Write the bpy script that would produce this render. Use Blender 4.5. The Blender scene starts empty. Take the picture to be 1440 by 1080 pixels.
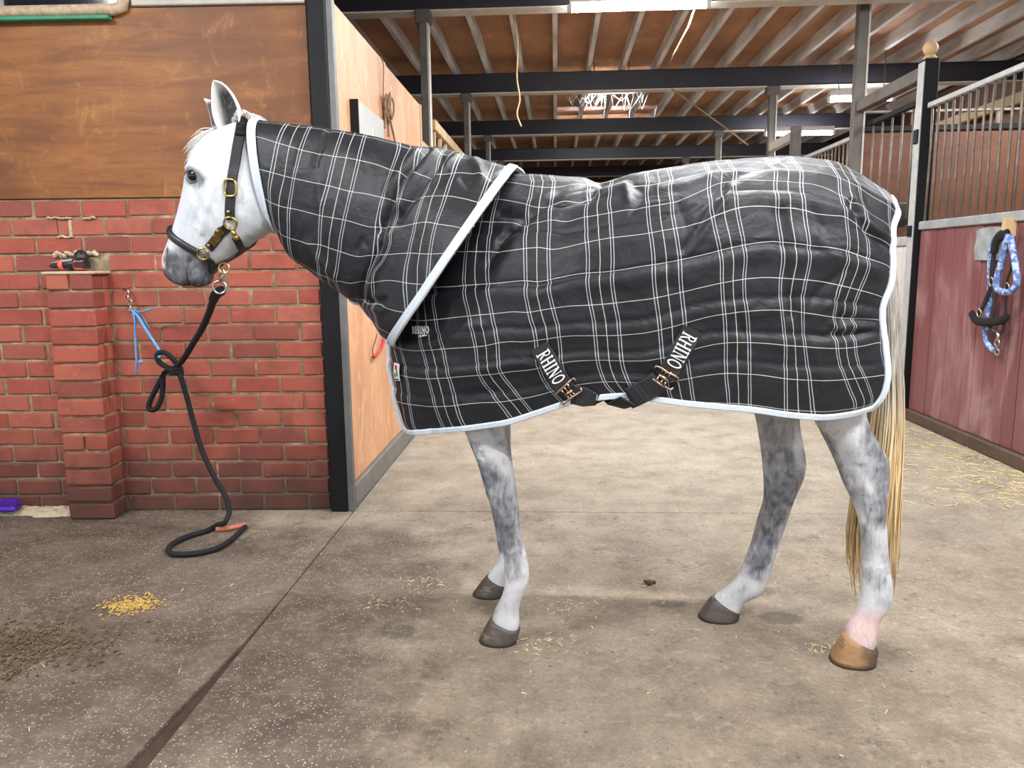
import bpy, bmesh, math, random
import numpy as np
from mathutils import Vector, Matrix, noise as mnoise
from mathutils.bvhtree import BVHTree
random.seed(7); np.random.seed(7)
scene = bpy.context.scene; COL = scene.collection
PI = math.pi

# ---------------------------------------------------------------- camera
cam_d = bpy.data.cameras.new('camera'); cam = bpy.data.objects.new('camera', cam_d); COL.objects.link(cam)
cam_d.sensor_width = 36; cam_d.lens = 1081/1440*36; cam_d.clip_start = .05; cam_d.clip_end = 120
yaw, pitch, roll = map(math.radians, (3.3, 8.93, .65))
Fw = Vector((-math.sin(yaw)*math.cos(pitch), math.cos(yaw)*math.cos(pitch), -math.sin(pitch)))
R0 = Vector((math.cos(yaw), math.sin(yaw), 0)); U0 = R0.cross(Fw)
Rt = math.cos(roll)*R0 - math.sin(roll)*U0; Up = math.sin(roll)*R0 + math.cos(roll)*U0
M = Matrix((Rt, Up, -Fw)).transposed().to_4x4(); M.translation = (0, 0, 1.2)
cam.matrix_world = M; scene.camera = cam
# ---------------------------------------------------------------- daylight from the open yard side, exposure
world = bpy.data.worlds.new('yard_sky'); scene.world = world; world.use_nodes = True
bg = world.node_tree.nodes['Background']; bg.inputs[0].default_value = (.86, .93, 1, 1); bg.inputs[1].default_value = .75
vs = scene.view_settings; vs.view_transform = 'Standard'; vs.look = 'None'; vs.gamma = 1; vs.use_curve_mapping = False; vs.exposure = .75
scene.cycles.max_bounces = 8; scene.cycles.diffuse_bounces = 4; scene.cycles.glossy_bounces = 3
scene.cycles.sample_clamp_indirect = 6; scene.cycles.use_denoising = True

# ---------------------------------------------------------------- helpers
def link(o, parent=None):
    COL.objects.link(o)
    if parent is not None: o.parent = parent
    return o
def tag(o, label=None, cat=None, group=None, kind=None):
    if label: o['label'] = label
    if cat: o['category'] = cat
    if group: o['group'] = group
    if kind: o['kind'] = kind
    return o
def empty(name, loc=(0, 0, 0), rz=0, **k):
    o = bpy.data.objects.new(name, None); link(o); o.location = loc; o.rotation_euler = (0, 0, rz); o.empty_display_size = .1
    return tag(o, **k)
def pyo(v, f, name, m, parent=None, smooth=False, **k):
    me = bpy.data.meshes.new(name); me.from_pydata([tuple(p) for p in v], [], [tuple(q) for q in f]); me.update()
    if smooth: me.polygons.foreach_set('use_smooth', [True]*len(me.polygons))
    me.materials.append(m)
    return tag(link(bpy.data.objects.new(name, me), parent), **k)
def share(me, name, parent=None, loc=(0, 0, 0), rot=(0, 0, 0), sc=(1, 1, 1)):
    o = bpy.data.objects.new(name, me); link(o, parent); o.location = loc; o.rotation_euler = rot; o.scale = sc
    return o
class MB:
    def __init__(s): s.v = []; s.f = []
    def add(s, v, f):
        n = len(s.v); s.v += [tuple(p) for p in v]; s.f += [tuple(i+n for i in q) for q in f]; return s
    def box(s, a, b, bev=0.0, mat=None):
        bm = bmesh.new(); bmesh.ops.create_cube(bm, size=1)
        for v in bm.verts: v.co = Vector(((a[i]+b[i])/2 + v.co[i]*(b[i]-a[i]) for i in range(3)))
        if bev > 0: bmesh.ops.bevel(bm, geom=bm.edges[:], offset=bev, segments=1, affect='EDGES', profile=.5)
        if mat is not None: bmesh.ops.transform(bm, matrix=mat, verts=bm.verts)
        bm.verts.index_update()
        s.add([v.co.copy() for v in bm.verts], [[v.index for v in f.verts] for f in bm.faces]); bm.free(); return s
    def tube(s, pts, r, n=8, closed=False, flat=1.0, nrm=None, cap=True):
        P = [Vector(p) for p in pts]; N = len(P); R = r if hasattr(r, '__len__') else [r]*N
        rings = []; up = None
        for i in range(N):
            if closed: t = P[(i+1) % N] - P[i-1]
            else: t = P[min(i+1, N-1)] - P[max(i-1, 0)]
            t = t.normalized() if t.length > 1e-9 else Vector((0, 0, 1))
            if nrm is not None: up = Vector(nrm[i])
            elif up is None: up = Vector((0, 0, 1)) if abs(t.z) < .9 else Vector((1, 0, 0))
            a = up - t*up.dot(t)
            if a.length < 1e-6: a = t.orthogonal()
            a.normalize(); b = t.cross(a); up = a
            rings.append([P[i] + (a*math.cos(2*PI*k/n)*flat + b*math.sin(2*PI*k/n))*R[i] for k in range(n)])
        v = [p for rg in rings for p in rg]; f = []
        for i in range(N if closed else N-1):
            j = (i+1) % N
            for k in range(n): f.append((i*n+k, i*n+(k+1) % n, j*n+(k+1) % n, j*n+k))
        if not closed and cap: f.append(tuple(range(n))[::-1]); f.append(tuple(range((N-1)*n, N*n)))
        return s.add(v, f)
    def ribbon(s, pts, nrm, w, th):
        """flat strap: box section w wide, th thick, its face along nrm; w may vary"""
        P = [Vector(p) for p in pts]; N = len(P); Wd = w if hasattr(w, '__len__') else [w]*N; rings = []
        for i in range(N):
            t = (P[min(i+1, N-1)] - P[max(i-1, 0)]).normalized(); n = Vector(nrm[i]); n = (n - t*n.dot(t)).normalized(); b = t.cross(n)
            h = Wd[i]/2; e = min(th*.4, h*.4)
            rings.append([P[i]-b*h, P[i]-b*h+n*(th-e), P[i]-b*(h-e)+n*th, P[i]+b*(h-e)+n*th, P[i]+b*h+n*(th-e), P[i]+b*h])
        v = [p for r_ in rings for p in r_]; f = []
        for i in range(N-1):
            for k in range(6): f.append((i*6+k, i*6+(k+1) % 6, i*6+6+(k+1) % 6, i*6+6+k))
        f.append(tuple(range(6))[::-1]); f.append(tuple(range((N-1)*6, N*6)))
        return s.add(v, f)
    def ball(s, c, r, n=12):
        rx = r if hasattr(r, '__len__') else (r, r, r); v = [(c[0], c[1], c[2]+rx[2])]; f = []
        m = n//2
        for i in range(1, m):
            a = PI*i/m
            for k in range(n): v.append((c[0]+rx[0]*math.sin(a)*math.cos(2*PI*k/n), c[1]+rx[1]*math.sin(a)*math.sin(2*PI*k/n), c[2]+rx[2]*math.cos(a)))
        v.append((c[0], c[1], c[2]-rx[2])); L = len(v)-1
        for k in range(n): f.append((0, 1+k, 1+(k+1) % n)); f.append((L, L-n+(k+1) % n, L-n+k))
        for i in range(m-2):
            for k in range(n): f.append((1+i*n+k, 1+(i+1)*n+k, 1+(i+1)*n+(k+1) % n, 1+i*n+(k+1) % n))
        return s.add(v, f)
    def build(s, name, m, parent=None, smooth=False, **k):
        return pyo(s.v, s.f, name, m, parent, smooth, **k)
def torus(c, R, r, axis, n=20, m=8, sx=1.0, sy=1.0, up=None):
    ax = Vector(axis).normalized(); a = Vector(up) if up is not None else ax.orthogonal(); a = (a-ax*a.dot(ax)).normalized(); b = ax.cross(a)
    return [Vector(c) + a*math.cos(2*PI*i/n)*R*sx + b*math.sin(2*PI*i/n)*R*sy for i in range(n)]
def spline(pts, n):
    return [Vector(p) for p in pl([tuple(p) for p in pts], np.linspace(0, 1, n))]

# ---------------------------------------------------------------- materials
class NT:
    def __init__(s, name):
        s.m = bpy.data.materials.new(name); s.m.use_nodes = True; s.t = s.m.node_tree; s.b = s.t.nodes['Principled BSDF']
    def n(s, typ, **k):
        nd = s.t.nodes.new(typ)
        for a, v in k.items():
            if a.startswith('i_'): nd.inputs[a[2:]].default_value = v
            else: setattr(nd, a, v)
        return nd
    def l(s, a, b): s.t.links.new(a, b)
    def pos(s): return s.n('ShaderNodeNewGeometry').outputs['Position']
    def obj(s): return s.n('ShaderNodeTexCoord').outputs['Object']
    def mapping(s, src, sc=(1, 1, 1), rot=(0, 0, 0)):
        m = s.n('ShaderNodeMapping'); m.inputs['Scale'].default_value = sc; m.inputs['Rotation'].default_value = rot; s.l(src, m.inputs[0]); return m.outputs[0]
    def noise(s, src, sc, det=4, rough=.6, dist=0):
        n = s.n('ShaderNodeTexNoise'); n.inputs['Scale'].default_value = sc; n.inputs['Detail'].default_value = det; n.inputs['Roughness'].default_value = rough; n.inputs['Distortion'].default_value = dist
        s.l(src, n.inputs['Vector']); return n.outputs['Fac']
    def ramp(s, fac, stops, interp='LINEAR'):
        r = s.n('ShaderNodeValToRGB'); r.color_ramp.interpolation = interp; e = r.color_ramp.elements
        while len(e) < len(stops): e.new(.5)
        for q, (p, c) in zip(e, stops): q.position = p; q.color = (c[0], c[1], c[2], 1) if hasattr(c, '__len__') else (c, c, c, 1)
        s.l(fac, r.inputs[0]); return r.outputs[0]
    def math(s, op, a, b=0.0, clamp=False):
        m = s.n('ShaderNodeMath', operation=op, use_clamp=clamp)
        for i, x in enumerate((a, b)):
            if isinstance(x, (int, float)): m.inputs[i].default_value = x
            else: s.l(x, m.inputs[i])
        return m.outputs[0]
    def mix(s, fac, a, b, blend='MIX'):
        m = s.n('ShaderNodeMix', data_type='RGBA', blend_type=blend)
        for i, x in ((0, fac), (6, a), (7, b)):
            if isinstance(x, (int, float)): m.inputs[i].default_value = x
            elif isinstance(x, tuple): m.inputs[i].default_value = (x[0], x[1], x[2], 1)
            else: s.l(x, m.inputs[i])
        return m.outputs[2]
    def sep(s, v):
        x = s.n('ShaderNodeSeparateXYZ'); s.l(v, x.inputs[0]); return x.outputs
    def rng(s, v, a, b, c=0.0, d=1.0, smooth=True):
        m = s.n('ShaderNodeMapRange'); m.interpolation_type = 'SMOOTHSTEP' if smooth else 'LINEAR'
        s.l(v, m.inputs[0])
        for i, x in zip((1, 2, 3, 4), (a, b, c, d)): m.inputs[i].default_value = x
        return m.outputs[0]
    def bump(s, h, strength=.3, dist=.01):
        b = s.n('ShaderNodeBump'); b.inputs['Strength'].default_value = strength; b.inputs['Distance'].default_value = dist; s.l(h, b.inputs['Height']); s.l(b.outputs[0], s.b.inputs['Normal']); return b
    def col(s, c):
        if isinstance(c, tuple): s.b.inputs['Base Color'].default_value = (c[0], c[1], c[2], 1)
        else: s.l(c, s.b.inputs['Base Color'])
    def set(s, **k):
        for a, v in k.items():
            i = s.b.inputs[a.replace('_', ' ')]
            if isinstance(v, (int, float)): i.default_value = v
            else: s.l(v, i)
        return s
def srgb(r, g, b):
    f = lambda c: (c/255/12.92 if c/255 <= .04045 else ((c/255+.055)/1.055)**2.4)
    return (f(r), f(g), f(b))
def sc(c, k): return tuple(min(1, x*k) for x in c)
def worn(name, c, rough=.6, metal=0, nsc=12, var=.35, bump=.15, stretch=(1, 1, 1), spec=.5):
    t = NT(name); p = t.mapping(t.obj(), stretch); n = t.noise(p, nsc, 6, .65)
    t.col(t.ramp(n, [(.25, sc(c, 1-var)), (.55, c), (.8, sc(c, 1+var))])); t.set(Roughness=rough, Metallic=metal, Specular_IOR_Level=spec)
    if bump: t.bump(t.noise(p, nsc*6, 4), bump, .004)
    return t.m
MAT = {}
MAT['leather'] = worn('black_leather', srgb(30, 30, 34), .42, nsc=30, bump=.1)
MAT['brass'] = worn('brass', srgb(190, 165, 95), .28, 1, nsc=40, var=.25, bump=.03)
MAT['brass_plate'] = worn('dull_brass', srgb(128, 108, 58), .38, .85, nsc=30, var=.25, bump=.03)
MAT['steel'] = worn('nickel', srgb(185, 180, 170), .28, 1, nsc=40, var=.2, bump=.03)
MAT['copper'] = worn('coppery_steel', srgb(170, 145, 125), .3, 1, nsc=40, var=.2, bump=.02)
MAT['rope_black'] = worn('black_rope', srgb(13, 13, 19), .8, nsc=120, var=.5, bump=.5)
MAT['black_paint'] = worn('black_steel_paint', srgb(18, 18, 21), .55, spec=.25, nsc=8, var=.45, bump=.2, stretch=(1, 1, .4))
MAT['beam'] = worn('dark_beam_paint', srgb(36, 34, 44), .5, nsc=3, var=.35, bump=.15, stretch=(.3, 1, 1))
MAT['post'] = worn('dusty_dark_steel', srgb(96, 91, 84), .6, nsc=6, var=.4, bump=.2)
MAT['galv'] = worn('galvanised_steel', srgb(164, 172, 174), .5, .3, nsc=9, var=.3, bump=.1)
MAT['pale_steel'] = worn('pale_grey_steel', srgb(180, 184, 184), .5, .1, nsc=14, var=.25, bump=.1)
MAT['joist'] = worn('whitewashed_joist', srgb(206, 204, 200), .75, nsc=5, var=.45, bump=.25, stretch=(1, .25, 1))
MAT['white_edge'] = worn('white_dusty_edge', srgb(190, 184, 172), .7, nsc=20, var=.2, bump=.1)
MAT['bar'] = worn('bare_steel_bar', srgb(120, 110, 98), .5, .5, nsc=18, var=.4, bump=.15)
MAT['stall_ply'] = worn('brown_stall_board', srgb(98, 57, 36), .6, nsc=4, var=.35, bump=.1, stretch=(1, 1, 3))
MAT['dirty_white'] = worn('chalky_white', srgb(205, 204, 200), .6, nsc=10, var=.15, bump=.1)
MAT['dark_wood'] = worn('dark_kick_wood', srgb(84, 66, 54), .75, nsc=8, var=.4, bump=.3)
MAT['twine_blue'] = worn('blue_twine', srgb(96, 158, 215), .6, nsc=80, var=.3, bump=.3)
MAT['twine'] = worn('old_twine', srgb(140, 116, 90), .85, nsc=60, var=.4, bump=.4)
MAT['orange_end'] = worn('orange_rope_end', srgb(190, 110, 80), .7, nsc=60, var=.3, bump=.3)
MAT['red'] = worn('red_cord', srgb(190, 30, 26), .5, nsc=20, var=.2, bump=.1)
MAT['purple'] = worn('purple_plastic', srgb(84, 36, 168), .45, nsc=50, var=.4, bump=.3)
MAT['black_plastic'] = worn('black_plastic', srgb(30, 30, 34), .4, nsc=20, var=.2, bump=.05)
MAT['grey_plastic'] = worn('grey_plastic', srgb(150, 152, 155), .4, nsc=20, var=.15, bump=.05)
MAT['coral'] = worn('coral_plastic', srgb(240, 95, 75), .45, nsc=20, var=.1, bump=.05)
MAT['padding'] = worn('black_fleece', srgb(22, 21, 22), .95, nsc=150, var=.6, bump=.9)
MAT['wet_dirt'] = worn('wet_groove_dirt', srgb(62, 50, 42), .4, nsc=14, var=.45, bump=.5)
MAT['oak'] = worn('pale_wood', srgb(196, 166, 124), .6, nsc=6, var=.25, bump=.15, stretch=(1, 1, .3))
MAT['mortar_pale'] = worn('pale_mortar', srgb(190, 174, 146), .9, nsc=25, var=.3, bump=.6)
MAT['channel'] = worn('grey_steel_channel', srgb(104, 104, 102), .5, .2, nsc=14, var=.25, bump=.1)
MAT['grey_board'] = worn('grey_board', srgb(176, 176, 172), .6, nsc=5, var=.1, bump=.05)
MAT['kick'] = worn('grey_kick_board', srgb(118, 114, 108), .65, nsc=6, var=.25, bump=.2)
MAT['white_paint'] = worn('white_paint_mark', srgb(240, 240, 238), .6, nsc=20, var=.05, bump=0)
MAT['rubber'] = worn('grey_rubber', srgb(70, 68, 70), .6, nsc=10, var=.25, bump=.1)
MAT['rust_white'] = worn('rusty_white_paint', srgb(196, 170, 140), .6, nsc=35, var=.45, bump=.3)
MAT['green'] = worn('green_paint', srgb(44, 132, 96), .5, nsc=30, var=.3, bump=.1)
MAT['straw'] = worn('straw', srgb(206, 188, 142), .8, nsc=90, var=.5, bump=.2)
MAT['feed'] = worn('yellow_feed', srgb(172, 138, 72), .8, nsc=120, var=.5, bump=.2)
MAT['dung'] = worn('dark_crumbs', srgb(96, 78, 52), .9, nsc=60, var=.6, bump=.3)
def glass_dark():
    t = NT('dark_window_glass'); t.col((.004, .006, .012)); t.set(Roughness=.12); return t.m
MAT['glass'] = glass_dark()
def brick_mat():
    t = NT('red_brick'); p = t.pos(); oi = t.n('ShaderNodeObjectInfo').outputs['Random']
    base = t.ramp(oi, [(0, srgb(150, 80, 64)), (.35, srgb(168, 90, 70)), (.7, srgb(156, 74, 58)), (1, srgb(134, 70, 58))])
    n = t.noise(p, 9, 6, .65); base = t.mix(t.rng(n, .42, .7), base, t.mix(.5, base, srgb(112, 58, 48)))
    n2 = t.noise(t.mapping(p, (1, 1, 3)), 26, 5, .7); base = t.mix(t.rng(n2, .58, .8, 0, .55), base, srgb(204, 148, 124))
    z = t.sep(p)[2]; grime = t.math('MULTIPLY', t.rng(t.math('ADD', z, t.math('MULTIPLY', t.noise(p, 5), .5)), .80, .22), .88)
    base = t.mix(grime, base, srgb(62, 42, 36))
    t.col(base); t.set(Roughness=.62, Specular_IOR_Level=.4); t.bump(t.noise(p, 90, 5, .7), .35, .004); return t.m
MAT['brick'] = brick_mat()
def mortar_mat():
    t = NT('mortar'); p = t.pos(); n = t.noise(p, 14, 5)
    c = t.ramp(n, [(.3, srgb(108, 90, 70)), (.55, srgb(148, 128, 102)), (.75, srgb(192, 172, 142))])
    z = t.sep(p)[2]; c = t.mix(t.math('MULTIPLY', t.rng(t.math('ADD', z, t.math('MULTIPLY', t.noise(p, 4), .4)), .6, .2), .75), c, srgb(66, 56, 44))
    t.col(c); t.set(Roughness=.95); t.bump(t.noise(p, 60), .5, .006); return t.m
MAT['mortar'] = mortar_mat()
def ply(name, cs, grain=(1.2, 1, 9), scuff=.5, rough=.5):
    t = NT(name); p = t.pos(); g = t.mapping(p, grain); n = t.noise(g, 1.6, 8, .62, .6)
    c = t.ramp(n, [(.25, cs[0]), (.45, cs[1]), (.62, cs[2]), (.8, cs[3])])
    hf = t.noise(t.mapping(p, (grain[0]*3, 1, grain[2]*2)), 14, 6, .75); c = t.mix(t.rng(hf, .5, .72, 0, .4), c, sc(cs[1], .72)); b = t.noise(p, 1.7, 4, .55); c = t.mix(t.rng(b, .4, .68, 0, .65), c, cs[0])
    f = t.noise(t.mapping(p, (grain[0]*2, 1, grain[2]*2.2)), 7, 5, .7); c = t.mix(t.rng(f, .56, .8, 0, .35), c, sc(cs[0], .6))
    w = t.noise(t.mapping(p, (1, 1, .7), (0, .5, .3)), 7, 9, .74, 1.0); c = t.mix(t.rng(w, .52, .72, 0, scuff), c, cs[3])
    t.col(c); t.set(Roughness=rough, Specular_IOR_Level=.35); t.bump(n, .12, .01); return t.m
MAT['ply_brown'] = ply('varnished_plywood', [srgb(96, 58, 30), srgb(130, 80, 40), srgb(150, 97, 50), srgb(188, 138, 82)])
MAT['ply_orange'] = ply('orange_plywood', [srgb(190, 136, 98), srgb(206, 154, 114), srgb(216, 168, 130), srgb(230, 194, 164)], (1, 3.2, .5), .8, .55)
MAT['ply_ceiling'] = ply('ceiling_board', [srgb(148, 106, 78), srgb(168, 122, 90), srgb(182, 136, 102), srgb(200, 162, 128)], (3, 1, 1), .25, .7)
def planks_mat():
    t = NT('maroon_paint'); p = t.obj(); oi = t.n('ShaderNodeObjectInfo').outputs['Random']
    c = t.ramp(oi, [(0, srgb(112, 68, 70)), (.5, srgb(128, 82, 84)), (1, srgb(118, 72, 74))])
    n = t.noise(t.mapping(t.pos(), (1, 1, .35)), 2.6, 6, .6, .8); c = t.mix(t.rng(n, .48, .66, 0, .75), c, srgb(160, 126, 128))
    n2 = t.noise(t.mapping(t.pos(), (1, 1, .3)), 9, 6, .7); c = t.mix(t.rng(n2, .62, .72, 0, .6), c, srgb(88, 40, 40))
    t.col(c); t.set(Roughness=.33, Specular_IOR_Level=.5); t.bump(t.noise(t.mapping(t.pos(), (1, 1, .1)), 40), .15, .004); return t.m
MAT['maroon'] = planks_mat()
def floor_mat(name, back=False):
    t = NT(name); p = t.pos(); X, Y, Z = t.sep(p)
    n1 = t.noise(p, 1.3, 5, .6, .4); n2 = t.noise(p, 5, 6, .65); n3 = t.noise(p, 28, 6, .7); fine = t.noise(p, 160, 3, .7)
    dusty = t.ramp(n2, [(.28, srgb(98, 86, 72)), (.5, srgb(132, 118, 100)), (.75, srgb(158, 143, 122))])
    light = t.ramp(n2, [(.28, srgb(148, 137, 120)), (.5, srgb(178, 168, 150)), (.75, srgb(198, 189, 172))])     # paler tone, mixed in more and more down the aisle
    dusty = t.mix(t.rng(t.math('ADD', Y, t.math('MULTIPLY', t.math('SUBTRACT', n1, .5), 1.2)), 2.1, 5.2), dusty, light)
    damp = t.ramp(n2, [(.28, srgb(68, 57, 49)), (.5, srgb(98, 84, 72)), (.75, srgb(126, 112, 98))])
    e = t.math('ADD', X, t.math('MULTIPLY', t.math('SUBTRACT', n1, .5), 1.1)); e = t.math('ADD', e, t.math('MULTIPLY', t.math('SUBTRACT', n2, .5), .5))
    m = t.rng(e, -.62, -.28)                                    # the damp, trodden side in front of the brick wall
    lip = t.rng(t.math('ADD', t.math('SUBTRACT', Y, t.math('MULTIPLY', X, .0)), t.math('MULTIPLY', t.math('SUBTRACT', n2, .5), .5)), 3.1, 3.45)
    lip = t.math('MULTIPLY', lip, t.rng(X, -1.75, -1.35)); m = t.math('MAXIMUM', m, lip)
    c = t.mix(m, damp, dusty) if not back else dusty
    st = t.noise(p, 2.6, 6, .7, .6); c = t.mix(t.rng(st, .56, .72, 0, .55 if not back else .2), c, srgb(84, 72, 60))   # trodden dark stains
    mo = t.noise(p, 9, 8, .72, .3); c = t.mix(t.math('MULTIPLY', t.rng(mo, .54, .66, 0, .7), t.rng(t.noise(p, 1.9, 3), .38, .6)), c, srgb(80, 70, 60)) if not back else c
    gr = t.noise(p, .9, 3, .5); c = t.mix(t.rng(gr, .5, .7, 0, .35), c, srgb(116, 106, 96))
    for (sx, sy, a, b) in ((.72, 2.72, .085, .05), (.76, 2.5, .08, .05), (.40, 2.60, .07, .035), (-.52, 2.36, .06, .05)):      # wet hoof prints
        dx = t.math('DIVIDE', t.math('SUBTRACT', X, sx), a); dy = t.math('DIVIDE', t.math('SUBTRACT', Y, sy), b)
        d = t.math('ADD', t.math('MULTIPLY', dx, dx), t.math('MULTIPLY', dy, dy)); d = t.math('ADD', d, t.math('MULTIPLY', n3, 1.2))
        if not back: c = t.mix(t.rng(d, 1.9, 1.1, 0, .6), c, srgb(70, 62, 56))
    v = t.n('ShaderNodeTexVoronoi', feature='F1'); v.inputs['Scale'].default_value = 95; t.l(p, v.inputs['Vector'])
    rs = t.sep(v.outputs['Color'])[0]; sp = t.math('MULTIPLY', t.rng(v.outputs['Distance'], .34, .16), t.math('GREATER_THAN', rs, .3))
    dens = t.noise(p, 3.5, 4); sp = t.math('MULTIPLY', sp, t.rng(dens, .3, .6, .25, 1))
    k = t.math('SUBTRACT', 1.0, t.math('MULTIPLY', m, .66)) if not back else .3
    c = t.mix(t.math('MULTIPLY', t.math('MULTIPLY', sp, k), .8), c, srgb(206, 196, 180))
    v2 = t.n('ShaderNodeTexVoronoi', feature='F1'); v2.inputs['Scale'].default_value = 24; t.l(p, v2.inputs['Vector'])
    sp2 = t.math('MULTIPLY', t.rng(v2.outputs['Distance'], .22, .1), t.math('GREATER_THAN', t.sep(v2.outputs['Color'])[1], .8))
    c = t.mix(t.math('MULTIPLY', sp2, .6), c, srgb(74, 62, 48))
    gt = t.noise(p, 62, 8, .78); c = t.mix(t.rng(gt, .5, .66, 0, .55), c, srgb(74, 64, 54)); c = t.mix(t.rng(gt, .44, .32, 0, .35), c, srgb(206, 194, 174)); c = t.mix(t.rng(fine, .35, .7, 0, .28), c, srgb(70, 60, 50)); c = t.mix(t.rng(n3, .5, .75, 0, .3), c, srgb(200, 186, 164))
    t.col(c); t.set(Roughness=t.math('ADD', t.math('MULTIPLY', m, .2), .5), Specular_IOR_Level=.4)
    h = t.math('ADD', t.math('MULTIPLY', n3, .6), t.math('ADD', t.math('MULTIPLY', sp, .6), fine)); t.bump(h, .8, .007); return t.m
MAT['floor'] = floor_mat('trodden_concrete'); MAT['floor_back'] = floor_mat('aisle_concrete', True)
def emis(name, c, s):
    t = NT(name); t.b.inputs['Emission Color'].default_value = (*c, 1); t.b.inputs['Emission Strength'].default_value = s; t.col((.9, .9, .9)); return t.m
MAT['tube_on'] = emis('lit_fluorescent_tube', (.95, .97, 1), 100)

# ---------------------------------------------------------------- rug surfaces (metres, horse-local: x along the horse, y across, z up)
def pl(pts, u):                                    # smooth polyline by length
    P = np.array(pts, float); L = np.r_[0, np.cumsum(np.linalg.norm(np.diff(P, axis=0), axis=1))]; L /= L[-1]
    u = np.asarray(u, float)
    M = np.zeros_like(P)
    M[1:-1] = (P[2:] - P[:-2]) / (L[2:] - L[:-2])[:, None]
    M[0] = (P[1] - P[0]) / (L[1] - L[0]); M[-1] = (P[-1] - P[-2]) / (L[-1] - L[-2])
    i = np.clip(np.searchsorted(L, u, side='right') - 1, 0, len(L) - 2)
    h = L[i + 1] - L[i]; s = np.clip((u - L[i]) / h, 0, 1)
    h00 = 2*s**3 - 3*s**2 + 1; h10 = s**3 - 2*s**2 + s; h01 = -2*s**3 + 3*s**2; h11 = s**3 - s**2
    e = lambda a: a[..., None]
    return e(h00)*P[i] + e(h10*h)*M[i] + e(h01)*P[i+1] + e(h11*h)*M[i+1]
RTOP = [(-0.583,1.5191),(-0.5041,1.4908),(-0.4188,1.4798),(-0.3476,1.4756),(-0.2594,1.4667),(-0.2026,1.4608),(-0.1613,1.4449),(-0.1117,1.4541),(-0.0434,1.4711),(0.0201,1.4797),(0.083,1.4861),(0.1454,1.4925),(0.2072,1.4988),(0.2888,1.5024),(0.3697,1.5019),(0.4301,1.4959),(0.5003,1.4817),(0.5507,1.46),(0.6013,1.4324),(0.6481,1.4009),(0.6639,1.374)]
RFRONT = [(-0.5945,1.5151),(-0.6906,1.3599),(-0.7786,1.1813),(-0.8371,1.0199),(-0.8446,0.9495),(-0.8468,0.8903),(-0.84,0.8338),(-0.8213,0.7561),(-0.7955,0.6798),(-0.7758,0.6588)]
RBACK = [(0.6661,1.3699),(0.6592,1.3472),(0.653,1.3153),(0.6367,1.28),(0.6315,1.2361),(0.6332,1.1792),(0.6293,1.1238),(0.6157,1.0777),(0.6142,1.0428),(0.6222,0.9999),(0.6303,0.9568),(0.6385,0.9135),(0.641,0.8719),(0.6342,0.8319),(0.6208,0.8076),(0.6032,0.7892)]
RHEM = [(-0.7758,0.6588),(-0.7137,0.6715),(-0.6295,0.6892),(-0.5433,0.7067),(-0.4625,0.7236),(-0.3996,0.7398),(-0.3168,0.7707),(-0.2231,0.8054),(-0.1649,0.8166),(-0.1112,0.8236),(-0.0559,0.8265),(-0.0009,0.8193),(0.0809,0.8087),(0.158,0.802),(0.2721,0.7922),(0.3661,0.7782),(0.4329,0.7716),(0.4892,0.7707),(0.5518,0.7779),(0.6032,0.7892)]
def rug_body(u, t):
    tk = [0,.12,.25,.38,.5,.62,.75,.88,1]
    ya = np.interp(t, tk, [0,.40,.72,.91,.985,1,.985,.965,.94]); da = np.interp(t, tk, [0,.02,.085,.2,.35,.51,.68,.84,1])
    yb = np.interp(t, tk, [0,.30,.56,.77,.92,.985,1,.98,.95]); db = np.interp(t, tk, [0,.035,.12,.235,.37,.52,.68,.84,1])
    w = np.clip((.55 - u)/.3, 0, 1); w = w*w*(3-2*w)
    g = ya*(1-w) + yb*w; d = da*(1-w) + db*w
    W = np.interp(u, [0,.012,.03,.06,.1,.16,.25,.4,.55,.7,.8,.88,.95,1], [.0,.06,.1,.145,.19,.235,.275,.315,.335,.335,.325,.30,.255,.215])
    top = pl(RTOP, u); hem = pl(RHEM, u); fr = pl(RFRONT, d); ba = pl(RBACK, d)
    e = lambda a: a[..., None]
    T0, T1, B0, B1 = map(np.array, (RTOP[0], RTOP[-1], RHEM[0], RHEM[-1]))
    S = e(1-d)*top + e(d)*hem + e(1-u)*fr + e(u)*ba - (e((1-u)*(1-d))*T0 + e(u*(1-d))*T1 + e((1-u)*d)*B0 + e(u*d)*B1)
    y = -W*g - .05*np.clip((d-.72)/.28,0,1)*np.clip(1-u/.08,0,1)
    return np.stack([S[..., 0], y, S[..., 1]], -1)
HTOP = [(-1.2804,1.668),(-1.2388,1.6641),(-1.1783,1.6552),(-1.0822,1.6406),(-0.9872,1.6239),(-0.8932,1.6053),(-0.8003,1.5825),(-0.7426,1.5675),(-0.708,1.5642),(-0.6575,1.5603),(-0.6053,1.5435),(-0.5375,1.522),(-0.4813,1.5052),(-0.4187,1.4862)]
HBOT = [(-1.2205,1.3296),(-1.2097,1.3017),(-1.1925,1.2552),(-1.172,1.2224),(-1.1266,1.1893),(-1.0883,1.161),(-1.0501,1.135),(-1.0094,1.1091),(-0.9689,1.0809),(-0.9448,1.0715),(-0.9216,1.041),(-0.886,1.0036),(-0.8531,0.974),(-0.8008,0.9553)]
_bx = rug_body(*np.meshgrid(np.linspace(0, .6, 90), np.linspace(0, 1, 60), indexing='ij')).reshape(-1, 3)
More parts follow.
